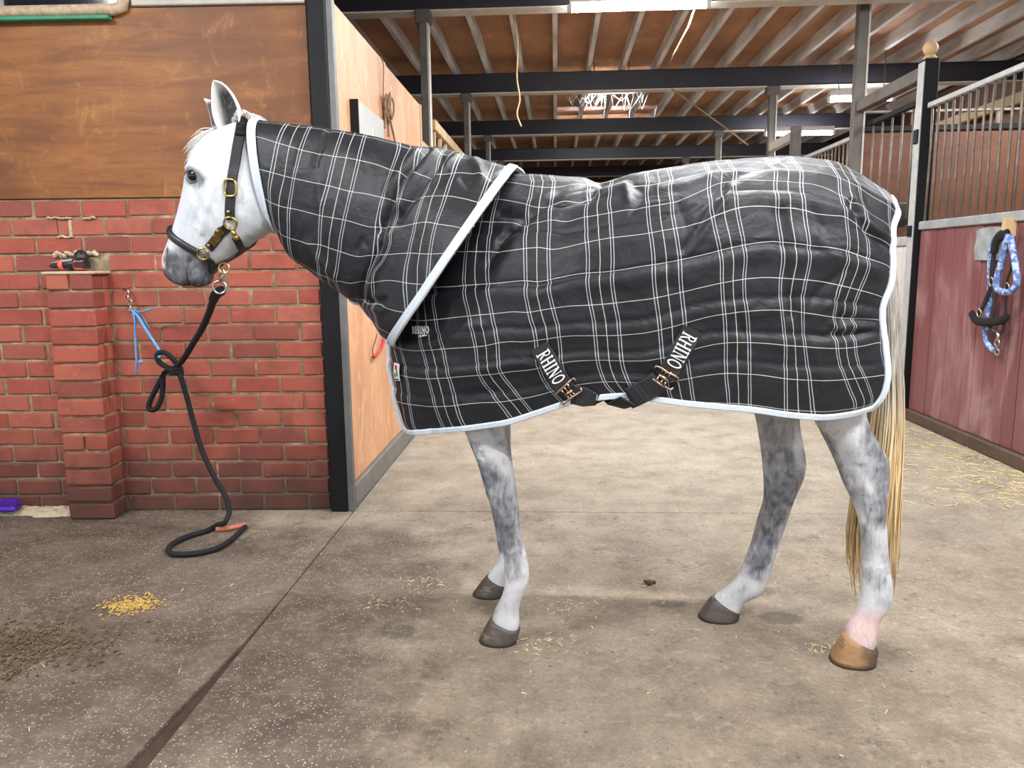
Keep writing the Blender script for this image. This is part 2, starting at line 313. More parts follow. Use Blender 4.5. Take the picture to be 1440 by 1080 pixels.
def rug_hood(u, f):
    top = pl(HTOP, u); bot = pl(HBOT, u)
    W = np.interp(u, [0,.1,.25,.4,.55,.7,.82,.92,1], [.09,.095,.105,.125,.155,.195,.235,.27,.295])
    s = (1 - np.cos(np.pi*f))/2; e = lambda a: a[..., None]
    S = top*e(1-s) + bot*e(s)
    S[..., 0] += .052*np.sin(np.pi*f)*np.clip((u-.45)/.55, 0, 1)**1.3
    yb = .10*np.clip((u-.78)/.22, 0, 1)
    y = W*np.sin(np.pi*f)**.85 + yb*f**2
    Q = np.stack([S[..., 0], -y, S[..., 1]], -1); q = Q.reshape(-1, 3)
    for k in range(0, len(q), 2000):                # keep the hood's skirt outside the body rug
        c = q[k:k+2000]; D = (c[:, None, 0]-_bx[None, :, 0])**2 + (c[:, None, 2]-_bx[None, :, 2])**2
        near = np.sqrt(D.min(1)); lim = _bx[D.argmin(1), 1] - .014
        wgt = np.clip(1 - (near-.015)/.05, 0, 1)
        c[:, 1] = np.minimum(c[:, 1], lim*wgt + c[:, 1]*(1-wgt))
    return Q

# weave coordinates of the tartan over the two rug surfaces (thread counts along and down the cloth)
BP = np.array([568,487,402,314,222,127,28,-76,-183,-295,-412,-533,-658,-784,-906,-1014,-1084,-1095,-1057,-1004,-969,784,704,621,533,443,348,251,149,43,-68,-184,-305,-432,-562,-692,-815,-901,-908,-850,-777,-735,999,920,838,752,662,569,473,373,269,161,47,-74,-200,-329,-461,-594,-702,-704,-632,-554,-513,1213,1135,1054,969,880,788,694,596,495,389,278,159,35,-90,-214,-343,-453,-456,-398,-343,-318,1424,1348,1267,1183,1095,1005,912,817,718,616,508,391,267,142,29,-82,-171,-177,-156,-135,-128,1633,1558,1479,1395,1308,1218,1127,1033,937,838,733,619,491,359,238,138,76,70,69,71,63,1840,1765,1687,1603,1516,1427,1337,1245,1151,1054,952,840,707,563,429,331,284,263,264,269,255,2043,1969,1890,1807,1720,1632,1542,1451,1357,1261,1160,1050,912,764,630,539,493,461,451,446,421,2243,2167,2088,2005,1920,1833,1743,1652,1558,1460,1356,1240,1105,963,840,758,717,686,643,597,553,2440,2362,2281,2201,2117,2030,1940,1848,1753,1653,1545,1425,1293,1161,1048,976,949,921,831,737,677,2637,2558,2476,2395,2311,2225,2135,2042,1945,1844,1735,1614,1486,1360,1254,1190,1173,1144,1009,881,812,2830,2753,2669,2587,2505,2419,2329,2234,2137,2035,1927,1809,1684,1560,1457,1397,1387,1364,1228,1063,971,3011,2937,2856,2777,2697,2613,2524,2428,2329,2228,2121,2007,1884,1761,1659,1601,1589,1567,1444,1269,1158,3168,3104,3036,2965,2890,2809,2721,2626,2527,2424,2317,2203,2082,1960,1858,1796,1781,1762,1663,1502,1367,3321,3268,3214,3153,3084,3007,2920,2826,2727,2622,2513,2400,2281,2161,2056,1986,1973,1972,1910,1747,1588,3495,3446,3400,3346,3283,3208,3122,3028,2928,2820,2709,2597,2481,2365,2261,2190,2175,2187,2144,1982,1813,3690,3640,3595,3546,3486,3413,3327,3231,3127,3017,2907,2797,2686,2575,2476,2407,2388,2404,2373,2230,2053,3895,3844,3799,3752,3695,3622,3535,3435,3326,3215,3108,3002,2895,2790,2698,2636,2618,2629,2603,2478,2299,4104,4054,4008,3962,3906,3834,3745,3644,3533,3420,3315,3210,3107,3008,2922,2866,2849,2858,2835,2723,2539,4315,4265,4219,4172,4117,4045,3957,3857,3749,3638,3530,3421,3318,3222,3143,3093,3076,3085,3069,2964,2763,4526,4476,4428,4380,4324,4254,4169,4071,3967,3859,3746,3632,3526,3433,3359,3313,3298,3307,3292,3181,2980,4736,4685,4637,4586,4530,4461,4379,4285,4182,4075,3958,3840,3731,3639,3570,3528,3514,3520,3505,3409,3222,4945,4893,4843,4791,4733,4666,4587,4495,4393,4283,4165,4045,3933,3841,3776,3737,3724,3728,3709,3619,3465,5152,5099,5046,4993,4935,4869,4793,4703,4603,4491,4371,4249,4135,4043,3981,3945,3931,3934,3915,3838,3705,5357,5302,5248,5193,5134,5069,4995,4909,4813,4704,4582,4454,4336,4245,4187,4157,4147,4146,4125,4057,3938,5562,5505,5448,5391,5331,5266,5193,5112,5021,4918,4795,4661,4539,4448,4394,4372,4370,4364,4339,4274,4171,5765,5706,5647,5588,5526,5460,5390,5313,5227,5128,5005,4870,4744,4653,4605,4587,4587,4587,4564,4502,4405,5967,5906,5845,5783,5721,5655,5587,5514,5431,5332,5215,5085,4958,4866,4823,4805,4807,4815,4801,4738,4639,6170,6106,6043,5979,5915,5850,5784,5714,5635,5541,5431,5311,5194,5105,5056,5034,5034,5049,5043,4977,4874,6373,6307,6241,6175,6110,6045,5980,5914,5841,5755,5654,5544,5443,5360,5301,5274,5274,5288,5280,5219,5117,6577,6509,6440,6373,6306,6241,6177,6112,6045,5969,5875,5774,5682,5605,5547,5516,5515,5528,5520,5463,5363,6783,6713,6642,6572,6503,6437,6372,6307,6242,6173,6088,5996,5913,5846,5794,5759,5755,5769,5762,5703,5599,6990,6919,6847,6774,6703,6636,6568,6499,6432,6366,6291,6214,6144,6091,6049,6014,6004,6013,5999,5932,5822,7201,7129,7056,6982,6908,6841,6768,6689,6614,6549,6488,6430,6378,6342,6317,6295,6274,6256,6218,6142,6026,7413,7342,7270,7198,7126,7057,6974,6881,6794,6729,6685,6649,6618,6597,6587,6576,6544,6495,6427,6335,6212,7628,7557,7488,7419,7352,7281,7184,7079,6981,6916,6888,6871,6856,6846,6845,6842,6799,6730,6633,6514,6385,7843,7774,7705,7638,7571,7496,7394,7285,7188,7128,7104,7093,7087,7085,7088,7074,7043,6964,6838,6686,6554,8059,7990,7922,7853,7782,7700,7602,7498,7410,7355,7330,7315,7310,7321,7333,7330,7298,7208,7050,6866,6735,8275,8206,8136,8065,7990,7906,7811,7715,7634,7583,7557,7544,7544,7563,7588,7600,7574,7475,7292,7088,6954,8492,8422,8351,8278,8201,8117,8026,7936,7859,7811,7789,7782,7789,7812,7847,7873,7863,7774,7583,7377,7220,8709,8639,8567,8493,8415,8333,8247,8163,8092,8047,8029,8028,8039,8065,8104,8137,8139,8069,7881,7677,7506]).reshape(41,21)/1000
BQ = np.array([-2080,-1611,-1147,-690,-237,212,658,1104,1552,2004,2464,2937,3428,3945,4493,5078,5694,6315,6925,7524,8120,-2093,-1624,-1162,-707,-257,189,633,1076,1521,1968,2424,2891,3376,3886,4430,5018,5650,6284,6895,7495,8092,-2106,-1639,-1179,-726,-278,166,609,1051,1493,1938,2390,2852,3332,3836,4375,4959,5605,6249,6859,7461,8062,-2122,-1657,-1199,-748,-303,140,583,1027,1469,1914,2363,2824,3301,3802,4340,4925,5561,6200,6815,7424,8032,-2140,-1678,-1223,-776,-335,108,555,1003,1449,1895,2345,2807,3287,3790,4332,4917,5533,6156,6774,7390,8006,-2161,-1705,-1254,-813,-379,65,520,978,1432,1881,2335,2801,3288,3799,4345,4925,5521,6130,6747,7369,7988,-2185,-1738,-1297,-866,-442,6,474,952,1419,1872,2329,2803,3298,3818,4365,4940,5522,6123,6742,7363,7979,-2208,-1775,-1353,-943,-530,-80,410,925,1411,1866,2326,2809,3315,3839,4382,4945,5525,6128,6749,7366,7974,-2225,-1807,-1408,-1024,-631,-192,326,899,1411,1863,2327,2820,3333,3861,4395,4943,5523,6132,6756,7368,7968,-2227,-1819,-1440,-1080,-715,-305,223,864,1412,1873,2341,2835,3351,3884,4409,4941,5520,6127,6749,7355,7952,-2210,-1802,-1430,-1085,-738,-368,137,827,1420,1903,2367,2852,3364,3895,4427,4959,5526,6113,6713,7317,7925,-2171,-1748,-1362,-1009,-656,-293,201,887,1459,1934,2391,2866,3368,3893,4439,4997,5533,6094,6677,7280,7896,-2117,-1665,-1242,-847,-474,-93,396,1004,1501,1949,2398,2866,3361,3881,4425,4976,5513,6065,6645,7251,7871,-2060,-1573,-1102,-655,-251,120,544,1033,1492,1931,2381,2849,3340,3853,4387,4928,5470,6026,6613,7225,7852,-2016,-1499,-986,-488,-56,269,609,1007,1435,1881,2342,2816,3304,3811,4335,4871,5418,5985,6583,7205,7841,-1998,-1464,-932,-416,28,306,588,931,1345,1811,2292,2774,3260,3759,4277,4812,5367,5948,6560,7194,7839,-2012,-1477,-954,-465,-62,224,495,821,1241,1742,2246,2731,3212,3705,4217,4752,5314,5913,6544,7195,7848,-2057,-1533,-1034,-583,-214,78,368,717,1164,1696,2215,2693,3165,3654,4162,4694,5261,5875,6532,7204,7863,-2125,-1616,-1139,-717,-366,-72,250,645,1124,1674,2200,2663,3125,3612,4117,4641,5204,5829,6515,7214,7879,-2207,-1709,-1246,-835,-482,-167,181,602,1099,1653,2179,2642,3099,3591,4092,4602,5149,5771,6485,7218,7887,-2293,-1800,-1339,-921,-547,-199,169,592,1091,1644,2174,2648,3109,3599,4095,4586,5110,5707,6423,7186,7877,-2379,-1882,-1411,-973,-566,-179,205,616,1106,1670,2206,2686,3152,3633,4121,4608,5119,5685,6379,7148,7865,-2461,-1955,-1465,-995,-544,-110,300,689,1156,1736,2272,2746,3214,3693,4180,4675,5192,5762,6433,7167,7877,-2540,-2019,-1504,-995,-492,6,472,858,1283,1821,2340,2817,3291,3775,4272,4784,5319,5901,6552,7242,7923,-2617,-2081,-1540,-987,-422,158,706,1106,1477,1922,2413,2898,3381,3877,4390,4924,5482,6073,6706,7353,7993,-2695,-2146,-1581,-991,-365,296,929,1328,1664,2049,2510,2994,3485,3992,4525,5082,5661,6256,6869,7473,8072,-2775,-2218,-1638,-1024,-363,336,987,1448,1808,2187,2625,3101,3597,4116,4666,5244,5835,6420,7005,7574,8143,-2856,-2296,-1712,-1092,-422,291,967,1490,1895,2293,2733,3208,3708,4234,4794,5389,5986,6546,7097,7645,8196,-2937,-2378,-1796,-1182,-523,202,935,1502,1934,2360,2821,3305,3808,4337,4898,5493,6083,6622,7152,7687,8228,-3013,-2455,-1877,-1271,-624,103,923,1502,1934,2391,2889,3385,3891,4425,4982,5557,6120,6652,7174,7704,8243,-3081,-2524,-1946,-1339,-681,74,889,1483,1916,2403,2937,3440,3951,4497,5055,5602,6135,6653,7172,7704,8246,-3137,-2579,-1999,-1385,-712,57,860,1467,1920,2407,2946,3466,3988,4556,5117,5637,6142,6646,7162,7699,8245,-3182,-2620,-2036,-1417,-742,18,855,1452,1900,2394,2941,3481,4022,4601,5161,5664,6154,6650,7161,7699,8245,-3216,-2650,-2061,-1439,-768,-21,780,1394,1863,2387,2954,3506,4057,4624,5175,5686,6179,6675,7183,7712,8252,-3240,-2669,-2076,-1455,-793,-81,650,1319,1899,2445,2996,3538,4084,4638,5184,5707,6211,6710,7215,7734,8264,-3256,-2681,-2086,-1467,-822,-152,534,1252,1986,2526,3044,3568,4103,4649,5198,5735,6250,6751,7251,7758,8279,-3266,-2686,-2090,-1475,-845,-209,430,1126,1899,2523,3062,3584,4114,4665,5227,5777,6297,6795,7285,7781,8293,-3272,-2689,-2091,-1478,-856,-239,358,991,1764,2466,3055,3585,4116,4688,5278,5837,6353,6839,7313,7799,8304,-3275,-2689,-2090,-1478,-858,-242,339,955,1690,2422,3051,3577,4105,4711,5347,5925,6417,6869,7326,7807,8312,-3276,-2689,-2089,-1479,-863,-250,332,939,1658,2400,3056,3560,4079,4725,5410,6026,6473,6878,7323,7810,8318,-3278,-2689,-2090,-1483,-873,-268,325,943,1644,2368,3018,3539,4069,4731,5424,6038,6489,6884,7328,7817,8325]).reshape(41,21)/1000
HP = np.array([-468,-475,-476,-470,-460,-445,-428,-408,-387,-367,-350,-338,-332,-332,-338,-348,-361,-377,-397,-419,-445,-386,-394,-395,-390,-379,-364,-346,-325,-303,-281,-262,-248,-242,-243,-248,-258,-272,-288,-308,-330,-356,-302,-312,-314,-308,-298,-283,-265,-245,-222,-198,-176,-161,-154,-156,-162,-171,-184,-201,-220,-242,-268,-216,-228,-231,-226,-216,-201,-185,-166,-144,-119,-95,-77,-71,-73,-78,-87,-99,-115,-134,-156,-181,-128,-142,-146,-142,-132,-118,-105,-89,-70,-46,-20,1,7,6,2,-5,-16,-31,-49,-71,-96,-35,-52,-58,-54,-45,-34,-24,-14,0,21,46,68,77,80,79,74,66,52,35,13,-12,63,45,37,39,45,53,59,64,70,85,111,133,147,153,155,153,146,134,117,96,71,167,148,139,136,139,144,148,148,147,155,184,207,220,227,231,232,226,215,198,178,153,275,255,242,237,239,242,245,245,244,250,273,293,302,303,307,311,306,295,279,259,234,387,364,348,343,344,347,350,351,355,364,374,387,389,381,385,390,385,374,359,339,314,504,480,462,455,454,455,457,460,465,472,475,479,475,466,466,468,463,453,438,418,394,625,601,583,572,567,565,565,567,570,573,573,570,562,552,547,545,540,531,516,497,473,748,725,706,691,680,675,672,671,671,670,667,660,648,636,628,623,617,608,594,575,551,871,849,827,807,792,783,776,772,768,765,760,749,733,717,706,700,695,687,673,653,629,991,968,944,919,901,888,878,869,862,857,850,837,816,796,783,777,773,765,751,731,706,1107,1077,1050,1025,1005,990,976,963,952,945,938,923,897,871,857,853,851,844,830,809,782,1224,1185,1151,1128,1107,1088,1070,1052,1038,1028,1020,1005,975,945,931,929,929,923,907,885,858,1345,1304,1266,1237,1211,1185,1162,1141,1122,1108,1096,1079,1053,1025,1011,1008,1007,1000,983,960,933,1471,1431,1389,1351,1317,1285,1256,1231,1208,1189,1172,1154,1136,1118,1101,1089,1080,1072,1057,1035,1007,1598,1557,1512,1467,1426,1389,1355,1324,1297,1274,1254,1235,1221,1209,1189,1170,1155,1145,1132,1110,1082,1725,1682,1634,1584,1537,1495,1458,1424,1394,1368,1345,1324,1305,1289,1272,1255,1239,1226,1210,1186,1157,1850,1806,1755,1700,1649,1604,1565,1531,1500,1472,1445,1418,1392,1369,1354,1343,1331,1314,1291,1264,1232,1971,1928,1871,1813,1761,1716,1677,1644,1613,1583,1551,1518,1485,1457,1441,1430,1420,1400,1373,1342,1307,2086,2039,1981,1924,1875,1831,1794,1761,1730,1699,1663,1623,1583,1550,1529,1516,1503,1482,1454,1420,1383,2197,2139,2085,2036,1992,1952,1915,1883,1851,1817,1777,1729,1681,1643,1617,1601,1585,1564,1534,1498,1458,2315,2253,2199,2155,2119,2083,2044,2006,1970,1932,1887,1831,1777,1733,1706,1689,1671,1647,1615,1577,1534,2449,2388,2331,2288,2257,2223,2178,2130,2085,2037,1986,1924,1867,1822,1799,1783,1763,1735,1698,1655,1609,2597,2541,2487,2444,2410,2367,2313,2254,2196,2132,2061,2002,1952,1915,1905,1886,1861,1826,1782,1734,1683,2756,2709,2664,2623,2580,2525,2461,2391,2314,2251,2156,2074,2025,2043,2040,2004,1967,1920,1867,1812,1756,2920,2884,2851,2814,2766,2699,2631,2565,2488,2433,2350,2191,2150,2249,2201,2131,2071,2011,1949,1888,1828,3082,3057,3037,3008,2963,2884,2816,2772,2711,2640,2537,2384,2364,2440,2345,2246,2167,2096,2027,1961,1898,3239,3218,3205,3187,3158,3077,3006,2980,2922,2832,2720,2602,2563,2551,2453,2345,2257,2177,2102,2032,1966,3387,3364,3344,3327,3304,3243,3179,3145,3078,2990,2888,2784,2713,2648,2548,2437,2340,2252,2173,2099,2031,3528,3501,3473,3448,3412,3359,3309,3260,3186,3103,3020,2926,2833,2739,2631,2519,2416,2323,2240,2165,2096,3665,3635,3603,3569,3526,3475,3421,3363,3291,3208,3126,3032,2929,2821,2707,2592,2485,2389,2304,2228,2159,3800,3768,3733,3695,3650,3599,3542,3482,3415,3330,3228,3121,3012,2896,2775,2657,2548,2452,2366,2290,2222,3932,3899,3863,3824,3779,3728,3671,3609,3539,3449,3337,3213,3090,2966,2839,2718,2608,2512,2428,2353,2286,4061,4028,3992,3952,3908,3859,3801,3737,3661,3565,3446,3312,3171,3038,2903,2777,2667,2573,2491,2418,2352,4188,4154,4117,4076,4034,3987,3930,3863,3783,3681,3557,3419,3272,3121,2972,2839,2729,2637,2557,2486,2421,4312,4277,4239,4197,4153,4111,4060,3990,3904,3796,3668,3527,3377,3210,3046,2906,2797,2708,2630,2559,2495,4433,4397,4358,4316,4272,4233,4189,4113,4021,3906,3773,3629,3472,3301,3131,2987,2878,2788,2709,2639,2575]).reshape(41,21)/1000
HQ = np.array([-1556,-1258,-966,-678,-396,-125,130,372,615,870,1148,1448,1761,2080,2402,2725,3048,3371,3694,4018,4344,-1542,-1246,-954,-666,-384,-109,144,383,624,878,1160,1469,1788,2112,2436,2760,3082,3405,3727,4050,4375,-1532,-1238,-948,-663,-382,-108,148,391,636,894,1184,1499,1824,2150,2476,2799,3121,3441,3762,4084,4408,-1526,-1234,-948,-666,-389,-119,141,395,654,927,1224,1542,1869,2196,2521,2843,3163,3481,3800,4119,4442,-1522,-1233,-951,-675,-403,-136,130,399,675,965,1271,1593,1921,2248,2571,2891,3207,3523,3838,4156,4476,-1519,-1234,-957,-686,-419,-153,119,401,695,1002,1320,1648,1978,2304,2625,2941,3254,3565,3877,4192,4511,-1517,-1236,-962,-696,-433,-168,109,403,712,1034,1366,1702,2036,2361,2679,2992,3300,3608,3917,4229,4546,-1516,-1237,-967,-706,-446,-180,102,405,726,1062,1407,1752,2091,2417,2733,3042,3346,3650,3955,4264,4580,-1515,-1237,-970,-713,-458,-192,93,404,737,1086,1443,1798,2142,2469,2784,3090,3390,3690,3992,4299,4613,-1514,-1236,-972,-719,-469,-206,83,402,746,1106,1474,1839,2187,2516,2831,3135,3431,3727,4026,4332,4645,-1515,-1237,-973,-725,-479,-219,71,399,754,1124,1500,1872,2226,2558,2874,3176,3470,3762,4058,4363,4677,-1519,-1241,-978,-733,-488,-229,63,400,763,1140,1522,1899,2259,2597,2915,3215,3505,3794,4088,4392,4708,-1525,-1250,-990,-742,-494,-229,68,408,775,1157,1543,1924,2291,2636,2956,3254,3540,3824,4116,4421,4739,-1533,-1260,-1000,-749,-496,-226,78,420,791,1175,1564,1951,2327,2680,3002,3296,3574,3853,4143,4450,4771,-1539,-1267,-1006,-752,-495,-221,87,435,810,1196,1586,1979,2366,2729,3053,3341,3610,3881,4170,4480,4807,-1543,-1270,-1007,-750,-490,-214,96,450,830,1218,1609,2008,2410,2786,3111,3390,3648,3910,4200,4516,4848,-1544,-1268,-1003,-743,-479,-200,112,465,846,1238,1633,2038,2457,2848,3171,3440,3690,3946,4239,4560,4896,-1543,-1263,-994,-731,-465,-182,129,477,855,1253,1662,2080,2503,2899,3220,3486,3737,3998,4292,4614,4954,-1540,-1256,-983,-717,-449,-166,144,486,862,1268,1693,2122,2540,2925,3249,3524,3784,4056,4354,4678,5021,-1538,-1248,-971,-704,-435,-152,156,494,868,1285,1725,2160,2571,2945,3270,3556,3828,4113,4420,4750,5096,-1540,-1243,-961,-693,-426,-143,166,506,880,1306,1759,2195,2599,2967,3293,3587,3872,4171,4491,4828,5179,-1548,-1243,-957,-691,-426,-141,174,524,910,1338,1789,2223,2623,2991,3321,3624,3920,4235,4569,4914,5270,-1567,-1257,-964,-702,-438,-150,176,542,943,1372,1813,2242,2643,3015,3354,3671,3984,4312,4656,5009,5369,-1601,-1291,-999,-735,-467,-171,168,554,970,1401,1835,2260,2664,3042,3394,3729,4061,4402,4754,5113,5476,-1646,-1343,-1056,-785,-509,-205,149,556,991,1424,1856,2281,2690,3077,3444,3797,4148,4502,4863,5227,5592,-1698,-1401,-1118,-843,-560,-245,122,545,999,1438,1875,2308,2726,3124,3505,3876,4243,4611,4980,5348,5715,-1748,-1457,-1176,-899,-610,-288,86,517,979,1440,1896,2345,2776,3185,3579,3965,4349,4729,5105,5477,5844,-1793,-1502,-1222,-944,-652,-327,53,490,962,1448,1931,2399,2844,3264,3668,4068,4467,4858,5240,5613,5979,-1826,-1534,-1251,-969,-676,-346,43,493,974,1484,1990,2476,2935,3364,3774,4187,4600,4999,5383,5755,6118,-1847,-1548,-1257,-969,-672,-336,74,549,1046,1565,2080,2578,3050,3488,3906,4330,4750,5151,5533,5901,6259,-1854,-1543,-1238,-936,-629,-291,146,667,1184,1692,2198,2698,3178,3631,4067,4498,4915,5311,5687,6048,6398,-1849,-1522,-1195,-868,-539,-190,272,834,1353,1844,2335,2828,3313,3783,4238,4675,5087,5473,5839,6191,6534,-1836,-1490,-1137,-776,-405,-17,450,1000,1512,1995,2472,2957,3446,3930,4402,4848,5253,5628,5983,6326,6661,-1821,-1455,-1076,-680,-266,155,607,1118,1633,2122,2592,3073,3567,4061,4544,5000,5397,5764,6112,6447,6775,-1807,-1425,-1025,-604,-167,269,714,1200,1710,2208,2687,3174,3672,4166,4648,5102,5504,5873,6218,6550,6875,-1800,-1407,-994,-559,-109,332,778,1252,1748,2255,2761,3262,3760,4247,4716,5162,5574,5953,6300,6632,6959,-1801,-1404,-986,-547,-92,354,806,1282,1782,2303,2827,3337,3832,4308,4762,5199,5615,6003,6355,6692,7025,-1808,-1412,-998,-565,-116,340,808,1295,1809,2351,2893,3406,3892,4359,4805,5231,5638,6021,6385,6736,7078,-1820,-1428,-1022,-599,-157,309,796,1297,1825,2396,2963,3474,3946,4409,4853,5269,5658,6030,6405,6769,7122,-1831,-1445,-1046,-634,-201,275,786,1296,1827,2436,3040,3544,3998,4462,4906,5312,5687,6053,6430,6801,7161,-1839,-1455,-1062,-655,-228,255,786,1304,1830,2469,3109,3605,4058,4514,4957,5355,5726,6092,6464,6835,7199]).reshape(41,21)/1000

# ================================================================ SETTING
floor = MB().box((-7, -5, -.12), (7, 24, -.012)).build('floor', MAT['floor'], kind='structure')
for a, b, m in (((-7, 1.2), (-1.0, 3.606), 'floor'), ((-.997, -5), (7, 3.606), 'floor'), ((-.997, 3.612), (7, 24), 'floor_back'), ((-7, 3.612), (-1.004, 24), 'floor_back')):
    slab = (MB().add([(-7, 1.2-6.2, 0)] + [(-7, 3.606, 0)] + [(x, y, 0) for x, y in ((-1.0, 3.606), (-1.0, 2.7), (-1.006, 2.3), (-1.022, 2.1), (-1.034, 1.95), (-1.046, 1.75), (-1.052, 1.5), (-1.052, -5))] + [(-1.052, -5, -.03), (-1.052, 1.5, -.03), (-1.046, 1.75, -.03), (-1.034, 1.95, -.03), (-1.022, 2.1, -.03), (-1.006, 2.3, -.03), (-1.0, 2.7, -.03), (-1.0, 3.606, -.03)], [(1, 0, 9, 8, 7, 6, 5, 4, 3, 2), (9, 10, 11, 8), (8, 11, 12, 7), (7, 12, 13, 6), (6, 13, 14, 5), (5, 14, 15, 4), (4, 15, 16, 3), (3, 16, 17, 2)]) if a[1] == 1.2 else MB().box((a[0], a[1], -.03), (b[0], b[1], 0), .004)).build('concrete_slab', MAT[m], floor)


gd = MB().box((-1.06, .9, -.0125), (-.995, 2.9, -.0105)).build('groove_dirt', MAT['wet_dirt'], floor)
ceil = MB().box((-7, -2, 3.68), (7, 23, 3.72)).build('ceiling', MAT['ply_ceiling'], kind='structure')
jm = MB().box((-.026, -2, 3.535), (.026, 23, 3.68), .004)
joist0 = jm.build('joist', MAT['joist'], ceil)
joist0.location.x = -15*.415
for k in range(-14, 16): share(joist0.data, 'joist', ceil, (k*.415, 0, 0))
beam0 = MB().box((-7, -.05, 3.3), (7, .05, 3.533), .01).build('roof_beam', MAT['beam'], ceil); beam0.location.y = 6.85
fl0 = MB().box((-7, -.075, 3.285), (7, .075, 3.3)).build('beam_flange', MAT['white_edge'], ceil); fl0.location.y = 6.85
for y in (3.6, 10.05, 13.25, 16.45, 19.65):
    share(beam0.data, 'roof_beam', ceil, (0, y, 0)); share(fl0.data, 'beam_flange', ceil, (0, y, 0))

# ---- brick wall on the left with its pier, board above
wb = math.atan(.038)
wall = MB().box((-2.6, 0, 0), (0, .25, 1.52)).box((-2.6, .06, 1.52), (0, .25, 3.5)).build('wall_left', MAT['mortar'], kind='structure')
wall.location = (-1.11, 3.62, 0); wall.rotation_euler.z = wb
RH = 1.517/18
def brick_mesh(l, h, d, seed):
    rnd = random.Random(seed); bm = bmesh.new(); bmesh.ops.create_cube(bm, size=1)
    for v in bm.verts: v.co = Vector((v.co.x*l, v.co.y*d, v.co.z*h))
    bmesh.ops.bevel(bm, geom=bm.edges[:], offset=.005, segments=1, affect='EDGES')
    for v in bm.verts: v.co += Vector((rnd.uniform(-1, 1)*.0016, rnd.uniform(-1, 1)*.0022, rnd.uniform(-1, 1)*.0016))
    me = bpy.data.meshes.new('brick'); bm.to_mesh(me); bm.free(); me.materials.append(MAT['brick']); return me
full = [brick_mesh(.212, RH-.011, .06, i) for i in range(7)]; half = [brick_mesh(.1, RH-.011, .06, 20+i) for i in range(4)]
PX0, PX1, PD = -1.24, -1.022, .135                        # pier: from, to along the wall, depth
PROWS = 14                                               # pier rises fourteen courses
rb = random.Random(3)
for r_ in range(18):
    z = r_*RH + RH/2; x = 0.0; first = (r_ % 2 == 0)
    while x > -2.45:
        hf = first; first = False; L = .112 if hf else .224; xc = x - L/2; x -= L
        if r_ < PROWS and PX0 - .01 < xc - L/2 and xc + L/2 < PX1 + .01: continue
        if r_ == PROWS and abs(xc + 1.15) < .113: continue    # the brick knocked out above the pier
        o = share(rb.choice(half if hf else full), 'brick', wall, (xc + rb.uniform(-.003, .003), .026 - rb.uniform(.001, .006), z + rb.uniform(-.002, .002)), (0, rb.uniform(-.006, .006), 0))
MB().box((PX0+.008, -PD+.012, 0), (PX1-.008, .05, PROWS*RH-.004)).build('pier_core', MAT['mortar'], wall)
stretch = [brick_mesh(PX1-PX0, RH-.012, .102, 40+i) for i in range(4)]; header = [brick_mesh(.104, RH-.012, .102, 50+i) for i in range(4)]
side = [brick_mesh(.05, RH-.012, .075, 60+i) for i in range(3)]
for r_ in range(PROWS):
    z = r_*RH + RH/2
    if r_ in (13, 4):
        for dx in (.055, .165): share(rb.choice(header), 'brick', wall, (PX0+dx, -PD+.05, z))
    else: share(rb.choice(stretch), 'brick', wall, ((PX0+PX1)/2 + rb.uniform(-.004, .004), -PD+.05+rb.uniform(-.004, .004), z))
    share(rb.choice(side), 'brick', wall, (PX1-.025, -PD+.138, z))
pt = PROWS*RH
lump = MB()                                              # pale mortar skim on the pier top, squeezed mortar above the gap
lump.box((PX0-.01, -PD-.008, pt-.008), (PX1+.02, .0, pt+.006), .004)
lump.build('mortar_cap', MAT['mortar_pale'], wall)
sq = MB()
for i in range(22):
    xx = -1.255 + i*.0095; sq.ball((xx, -.012, pt+RH+rb.uniform(-.006, .008)), (.011, rb.uniform(.008, .02), rb.uniform(.006, .014)), 8)
for (x0, x1, zz) in ((-1.27, -1.17, pt+RH*3), (-1.23, -1.17, pt+RH*2-.002), (-1.10, -1.055, pt+RH*3)):
    for i in range(8): sq.ball((x0+(x1-x0)*i/7, -.008, zz+rb.uniform(-.004, .004)), (.01, .012, .006), 8)
for i in range(8): sq.ball((-1.17, -.008, pt+RH*2+.008+i*.0085), (.008, .012, .008), 8)
sq.build('squeezed_mortar', MAT['mortar_pale'], wall)
MB().box((-1.26, .0, pt+.004), (-1.195, .02, pt+RH-.02)).box((-1.12, -.002, pt+.004), (-1.05, .02, pt+RH-.01)).build('mortar_patch', MAT['mortar'], wall)
MB().box((-1.20, -.003, pt+.012), (-1.12, .001, pt+RH-.03)).build('cavity_shade_patch', MAT['black_plastic'], wall)  # black slab on the wall face, standing for the shade inside the hole
nx_, ny_ = 90, 7; fv2 = []; ff2 = []
for i in range(nx_):
    xx = -1.85 + i*(PX0-.002+1.85)/(nx_-1); wd_ = .07 + .035*mnoise.noise(Vector((xx*6, 1, 0))) + .02*(xx > -1.45)
    for j in range(ny_):
        q = j/(ny_-1); fv2.append((xx, -.004 - wd_*q, max(-.004, .030*(1-q**2.2) + .010*mnoise.noise(Vector((xx*25, q*5, 2))) + .006*mnoise.noise(Vector((xx*60, q*12, 5)))) - .006*(q > .99)))
pyo(fv2, [(i*ny_+j, i*ny_+j+1, (i+1)*ny_+j+1, (i+1)*ny_+j) for i in range(nx_-1) for j in range(ny_-1)], 'cement_fillet', MAT['mortar_pale'], wall)
MB().box((-2.6, -.012, 1.522), (-.004, .06, 2.355), .003).build('plywood_panel', MAT['ply_brown'], wall)
MB().box((-.785, -.03, 2.358), (-.004, .06, 2.39), .004).build('top_trim', MAT['white_edge'], wall)
win = MB()                                                # window over the board, only its lower edge shows
